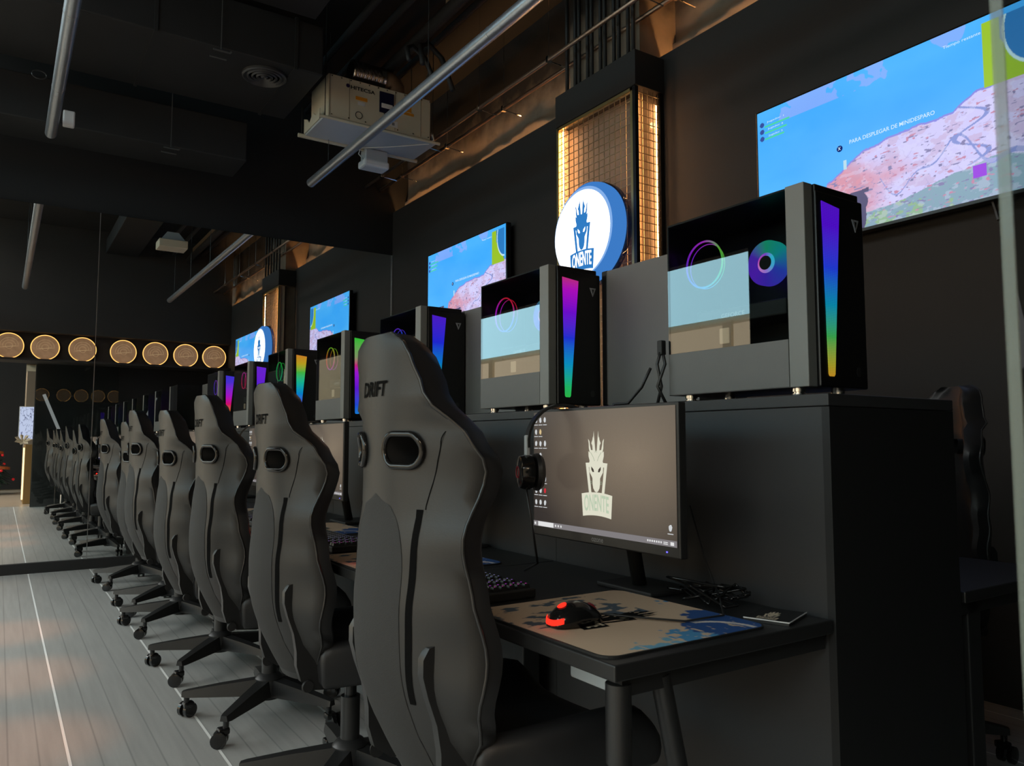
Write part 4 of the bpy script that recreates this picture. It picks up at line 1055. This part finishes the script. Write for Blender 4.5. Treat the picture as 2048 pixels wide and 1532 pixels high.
def make_headset():
    t = empty('headset')       # hangs with its band over +Z; cups on the Y ends
    pts = []
    for k in range(17):
        q = radians(-8+196*k/16); pts.append((0, .088*cos(q), .092*sin(q)))
    b = B(); vs = []; n = len(pts)
    for (x_, y_, z_) in pts:
        for (dx, s_) in ((-.017,1.0),(.017,1.0),(.017,1.07),(-.017,1.07)): vs.append((dx, y_*s_, z_*s_))
    fs = [(0,1,2,3),tuple(4*(n-1)+j for j in (3,2,1,0))]
    for i in range(n-1):
        for j in range(4): fs.append((4*i+j, 4*i+(j+1) % 4, 4*i+4+(j+1) % 4, 4*i+4+j))
    b.add(vs, fs).build('headband', M['plastic'], t, smooth='a')
    for e in (-1, 1):
        B().cbox(-.012,.012,e*.092-.005,e*.092+.005,-.045,.018,.003).build('slider', M['greywhite'] if e > 0 else M['plastic'], t)
        cup = B().lathe([(.024,e*.034),(.040,e*.030),(.045,e*.012),(.044,-e*.0),(.038,-e*.006)], 28, 'Y', (0,e*.082,-.075)).build('ear_cup', M['gloss'], t, smooth='a')
        B().lathe([(.046,-e*.008),(.048,-e*.018),(.040,-e*.028),(.026,-e*.028)], 28, 'Y', (0,e*.082,-.075)).build('ear_pad', M['leather_side'], cup, smooth='a')
        B().loop([(.014*cos(q), e*.1165, -.075+.014*sin(q)) for q in [2*pi*k/20 for k in range(20)]], .0018, 5).build('cup_mark', M['red_dim'], cup)
    return t
kb, mo, pad, hs = make_keyboard(), make_mouse(), make_pad(), make_headset()
MX = 1.195
for i in range(NST):
    y0 = YD0+PIT*i
    place(mon, i, MX, y0+.465, .74, radians(-1), 'black monitor with a pale dragon emblem, ' + where(i), 'monitor', 'monitors on the desks')
    place(pad, i, 1.06, y0+.255, .74, 0, 'blue and cream printed mouse pad ' + where(i), 'mouse pad', 'printed mouse pads')
    place(mo, i, 0.958, y0+.25, .7446, radians(4), 'black mouse glowing red ' + where(i), 'mouse', 'black mice with red light')
    place(kb, i, .985, y0+.735, .74, 0, 'black backlit keyboard ' + where(i), 'keyboard', 'backlit keyboards')
    place(hs, i, MX+.005, y0+.465+.145, 1.100, radians(70), 'black headset hanging on the monitor corner ' + where(i), 'headset', 'headsets hung on the monitors')
# cables on the nearest station
tag(B().tube([(1.018,1.22,.757),(1.07,1.19,.750),(1.14,1.10,.749),(1.24,1.09,.75),(1.32,1.17,.76),(1.36,1.25,.84),(1.37,1.30,.95)], .0022, 6).build('mouse_cable', M['plastic'], smooth=True), 'thin black mouse cable curling across the nearest pad', 'cable')
tag(B().tube([(MX-.085,YD0+.64,.985),(MX-.075,YD0+.63,.90),(MX-.065,YD0+.62,.80),(MX+.02,YD0+.8,.75)], .003, 6).build('headset_cable', M['plastic'], smooth=True), 'black headset cable hanging down beside the nearest monitor', 'cable')
tag(B().tube([(1.46,1.52,1.30),(1.455,1.55,1.25),(1.45,1.60,1.208),(1.424,1.63,1.206),(1.415,1.65,1.15)], .004, 6).build('power_cable', M['plastic'], smooth=True), 'thin black cable draped from the nearest tower to behind the monitor', 'cable')
pk = tag(empty('power_plug', (0,0,0)), 'two black cables with plug hanging at the rear of the nearest tower', 'cable')
B().tube([(1.485,1.50,1.36),(1.47,1.505,1.31),(1.48,1.50,1.25),(1.475,1.51,1.205)], .0045, 6).build('cord', M['plastic'], pk, smooth=True)
B().tube([(1.487,1.505,1.36),(1.485,1.49,1.31),(1.47,1.505,1.25),(1.485,1.49,1.205)], .0045, 6).build('cord', M['plastic'], pk, smooth=True)
B().cbox(1.476,1.494,1.494,1.512,1.335,1.375,.003).build('plug', M['plastic_m'], pk)
# stack of cables under the monitor
cbn = tag(empty('cable_bunch', (1.325, 1.225, .742)), 'tangled black cables bunched under the nearest monitor', 'cables')
rr = random.Random(9)
for k in range(6):
    p = [(rr.uniform(-.05,.07), rr.uniform(-.09,.09), rr.uniform(.004,.05)) for _ in range(7)]
    sm = []
    for i in range(len(p)-1):
        for j in range(4): s_ = j/4; s2 = s_*s_*(3-2*s_); sm.append(tuple(p[i][d]*(1-s2)+p[i+1][d]*s2 for d in range(3)))
    B().tube(sm, .003, 5).build('loop', M['gloss'], cbn, smooth=True)
# card flyer at the desk corner
ct = tag(empty('card_flyer', (1.345, 1.045, .7402)), 'dark folded flyer with cream print at the corner of the nearest desk', 'flyer')
ct.rotation_euler.z = radians(20)
B().box(-.06,.06,-.045,.045,0,.006).build('flyer_card', M['card'], ct)
B().box(-.061,-.0595,-.046,.046,.0055,.0075).box(-.06,.06,-.0465,-.045,.0055,.0075).build('white_edge', M['white_p'], ct)
emblem(ct, (.0,.005,.0065), (0,-.028,0), (.028,0,0), (0,0,1), M['paper'], M['card'], M['card'], None, .0002)
# pale boxes under the desk
tag(B().cbox(.93,1.00,1.09,1.20,.652,.7115,.005).build('adapter_box', M['greywhite']), 'pale box fixed under the nearest desk', 'box')

# ================================================================== NEAR GLASS AND MIRRORED SURROUNDINGS
gd = tag(empty('glass_door', (.484, .204, 0)), 'clear glass door leaf whose polished edge crosses the right of the picture', 'glass door')
B().box(0.0015, 1.25, 0, .006, .01, 2.44).build('pane', M['paneglass'], gd)
B().box(-.0012, .001, -.0003, .0063, .01, 2.44).build('polished_edge', M['glass_edge'], gd)
# round bulkhead lamps
def make_lamp():
    t = empty('round_lamp')
    B().lathe([(.205,.0),(.215,.02),(.215,.05),(.205,.06)], 40, 'Y').build('lamp_drum', M['brass'], t, smooth='a')
    b = B(); b.loop([(.205*cos(q), .064, .205*sin(q)) for q in [2*pi*k/48 for k in range(48)]], .0055, 6); b.build('glow_ring', M['led_ring'], t)
    B().lathe([(.196,.062),(.19,.066)], 40, 'Y').build('face', mat('amber_lamp_face', (.30,.20,.13), .4, noise=.8, nscale=9, emit=(.62,.33,.16), es=.26), t)
    for rr_, d in ((.05,.070),(.09,.069),(.13,.068)): B().loop([(rr_*cos(q)+.03*rr_, d, rr_*sin(q)) for q in [2*pi*k/24 for k in range(14 if rr_ > .06 else 24)]], .003, 4).build('filament', mat('dull_brass_wire', (.5,.35,.2), .4, emit=(1,.7,.4), es=.25), t)
    return t
lamp = make_lamp()
lx = [-.43,.07,.58,1.13,1.76,2.28,2.79,3.29]
ll = ['round amber lamp on the bulkhead left of the picture edge, in the mirror', 'leftmost round amber lamp seen in the mirror, cut by the frame', 'second round amber lamp from the left in the mirror', 'round amber lamp just left of the mirror seam', 'round amber lamp just right of the mirror seam', 'fifth round amber lamp from the left in the mirror', 'sixth round amber lamp from the left in the mirror', 'rightmost round amber lamp in the mirror, by the corner']
for i, x_ in enumerate(lx):
    place(lamp, i, x_, .50 if False else .385, 2.685, 0, ll[i], 'lamp', 'round lamps on the bulkhead')
tag(B().cbox(-.025,.025,0,.03,-.40,.40,.004).build('white_bar', emis('white_light_bar', (.8,.8,.8), .35)), 'slanted white light bar in the mirror below the left ring', 'light bar').location = (.76, .0, 1.55)
COL.objects['white_bar'].rotation_euler.y = radians(-22)
# entrance corridor behind the camera
tag(B().box(-9.0, 6, -9, -.3, -.10, -.02).build('floor_outside', M['mall_floor']), kind='structure')
tag(B().box(-3.5, .47, -6.2, -6.1, 0, 3.2).build('curtain', M['curtain']), 'black curtain behind the Christmas tree in the mirror', 'curtain')
tag(B().box(.40, .62, -2.6, -1.9, -.02, 2.46).build('taupe_pier', M['taupe']), 'taupe wall pier behind the lit counter in the mirror', 'pier')
ctr = tag(empty('reception_counter', (.46, -1.45, -.02)), 'ochre counter with a vertical light strip in the mirror', 'counter')
B().cbox(-.06,.30,-.3,.28,0,1.08,.01).build('counter_body', M['gold_panel'], ctr)
B().box(-.085,-.06,.20,.24,.08,1.02).build('light_strip', emis('warm_counter_led', (1,.62,.28), 3.0), ctr)
sc_ = tag(empty('display_screen', (.42,-1.35,1.2)), 'small bright upright screen on the counter in the mirror', 'screen')
B().cbox(-.13,.13,-.02,.0,-.05,.56,.004).build('screen_housing', M['white_p'], sc_)
paint_grid('screen_face', lambda u, v: np.where((np.abs(fbm(u, v, 6, 3)-.5) < .02)[:,None], lin((90,95,130)), lin((200,210,240))), 60, 120, (-.12,.001,-.04), (.24,0,0), (0,0,.59), attr_emis('counter_screen', 1.0), sc_)
fb = tag(empty('gift_bow', (.36,-1.25,1.10)), 'ivory paper bow on the counter in the mirror', 'bow')
for k in range(7):
    q = 2*pi*k/7; B().add([(0,0,0),(.09*cos(q)-.03*sin(q),.02,.07*sin(q)+.03*cos(q)+.05),(.14*cos(q),.05,.10*sin(q)+.05),(.09*cos(q)+.03*sin(q),.02,.07*sin(q)-.03*cos(q)+.05)], [(0,1,2,3)]).build('petal', M['flower'], fb)
# christmas tree
tt = tag(empty('christmas_tree', (-.17,-4.5,0)), 'decorated Christmas tree with red baubles and orange ribbon in the mirror', 'tree')
B().tube([(0,0,0),(0,0,.35)], .04, 8).build('trunk', M['gold_panel'], tt)
rr = random.Random(12); nd = B()
for k in range(1500):
    z = .2+1.25*rr.random()**1.1; R = .52*(1.5-z)/1.3; q = rr.random()*2*pi; r_ = R*(.35+.65*rr.random())
    x_, y_ = r_*cos(q), r_*sin(q); d = .06
    nd.add([(x_*.7,y_*.7,z+.03),(x_+d*.4*sin(q),y_-d*.4*cos(q),z-.02),(x_*1.12,y_*1.12,z-.04),(x_-d*.4*sin(q),y_+d*.4*cos(q),z-.02)], [(0,1,2,3)])
nd.build('foliage', M['tree'], tt)['kind'] = 'stuff'
for k in range(16):
    z = .3+1.05*k/16; R = .50*(1.5-z)/1.3; q = k*2.4
    B().lathe([(.001,-.03),(.02,-.022),(.03,0),(.02,.022),(.001,.03)], 10, 'Z', (R*cos(q),R*sin(q),z)).build('bauble', M['red_b'], tt, smooth=True)
for k in range(3):
    z = .5+.33*k; pts = [(.50*(1.5-z)/1.3*1.05*cos(q), .50*(1.5-z)/1.3*1.05*sin(q), z+.10*q/3) for q in [.2+2.6*j/10 for j in range(11)]]
    b = B(); vs = []
    for p in pts: vs += [p, (p[0], p[1], p[2]+.06)]
    b.add(vs, [(2*j,2*j+1,2*j+3,2*j+2) for j in range(10)]).build('ribbon', M['ribbon'], tt)
st = []
for k in range(10): q = pi/2+pi*k/5; r_ = .07 if k % 2 == 0 else .03; st.append((r_*cos(q), 1.52+r_*sin(q)))
B().prism(st, -.01, .01, 'Y').build('star', M['red_b'], tt)

# mall beyond the open storefront on the left (reflected in the tower glass; source of the daylight)
tag(B().box(-10.5, -1.2, -.3, 24, -.10, -.02).build('floor_mall', M['mall_floor']), kind='structure')
tag(B().box(-10.7, -10.56, -9, 24, -.1, 6.2).build('wall_mall', M['mall_wall']), kind='structure')
tag(B().box(-10.6, -2.3, -9, 24, 6.2, 6.3).build('ceiling_mall', M['mall_grey']), kind='structure')
tag(B().box(-10.6, -2.3, 24, 24.1, -.1, 6.3).box(-10.6, 6, -9.1, -9, -.1, 6.3).build('wall_mall_ends', M['mall_wall']), kind='structure')
tag(B().box(5.9, 6.0, -9, -.1, -.1, 3.3).box(.5, 6.0, -9.0, -.1, 3.2, 3.3).build('wall_corridor', M['wall_dark']), kind='structure')
wn = tag(B().box(-10.52, -10.5, -6, 23, 3.9, 5.9).build('window_1', M['day']), kind='structure')
for k in range(3): B().box(-10.49,-10.42,2+8*k-.1,2+8*k+.1,3.85,5.95).build('mullion', M['mall_grey'], wn)

# storefront posts and header of the room
b = B(); b.box(-1.28,-1.2,.0,7.9,2.42,3.35)
b.build('trim_6', M['wall_dark'])['kind'] = 'structure'
for k, (y_, hw_) in enumerate(((0.0,.05),(1.5,.04),(3.0,.405),(4.9,.04),(7.7,.05))):
    tag(B().box(-1.28,-1.2,y_-hw_,y_+hw_,0,CEIL).build('trim_%d' % (7+k), M['wall_dark']), kind='structure')
sw = tag(B().box(-10.55,-10.46,-6,23,.5,3.72).build('added_glow_band', emis('added_beige_glow', (1,.80,.54), 1.9)), kind='structure')  # glowing band added to brighten the beige mall side in the tower glass
for k in range(9): B().box(-10.47,-10.38,-5+3.3*k-.12,-5+3.3*k+.12,.4,3.8).build('pier', M['mall_wall'], sw)
tag(B().box(-8.5,-3.5,-6,23,6.16,6.19).build('added_overhead_panel', emis('added_overhead_glow', (.92,.93,.90), 5.2)), kind='structure')  # unseen glowing panel added overhead to light the mall floor and walls
# warm glowing discs added under the mall ceiling as fill light
cm_ = COL.objects['ceiling_mall']
for k, (x_, y_) in enumerate(((-3,1),(-3,4),(-3,7),(-3,10),(-9,2),(-9,6),(-9,10))):
    B().lathe([(.12,0),(.12,.02)], 20, 'Z', (x_,y_,6.17)).build('added_fill_disc', M['added_fill'], cm_)
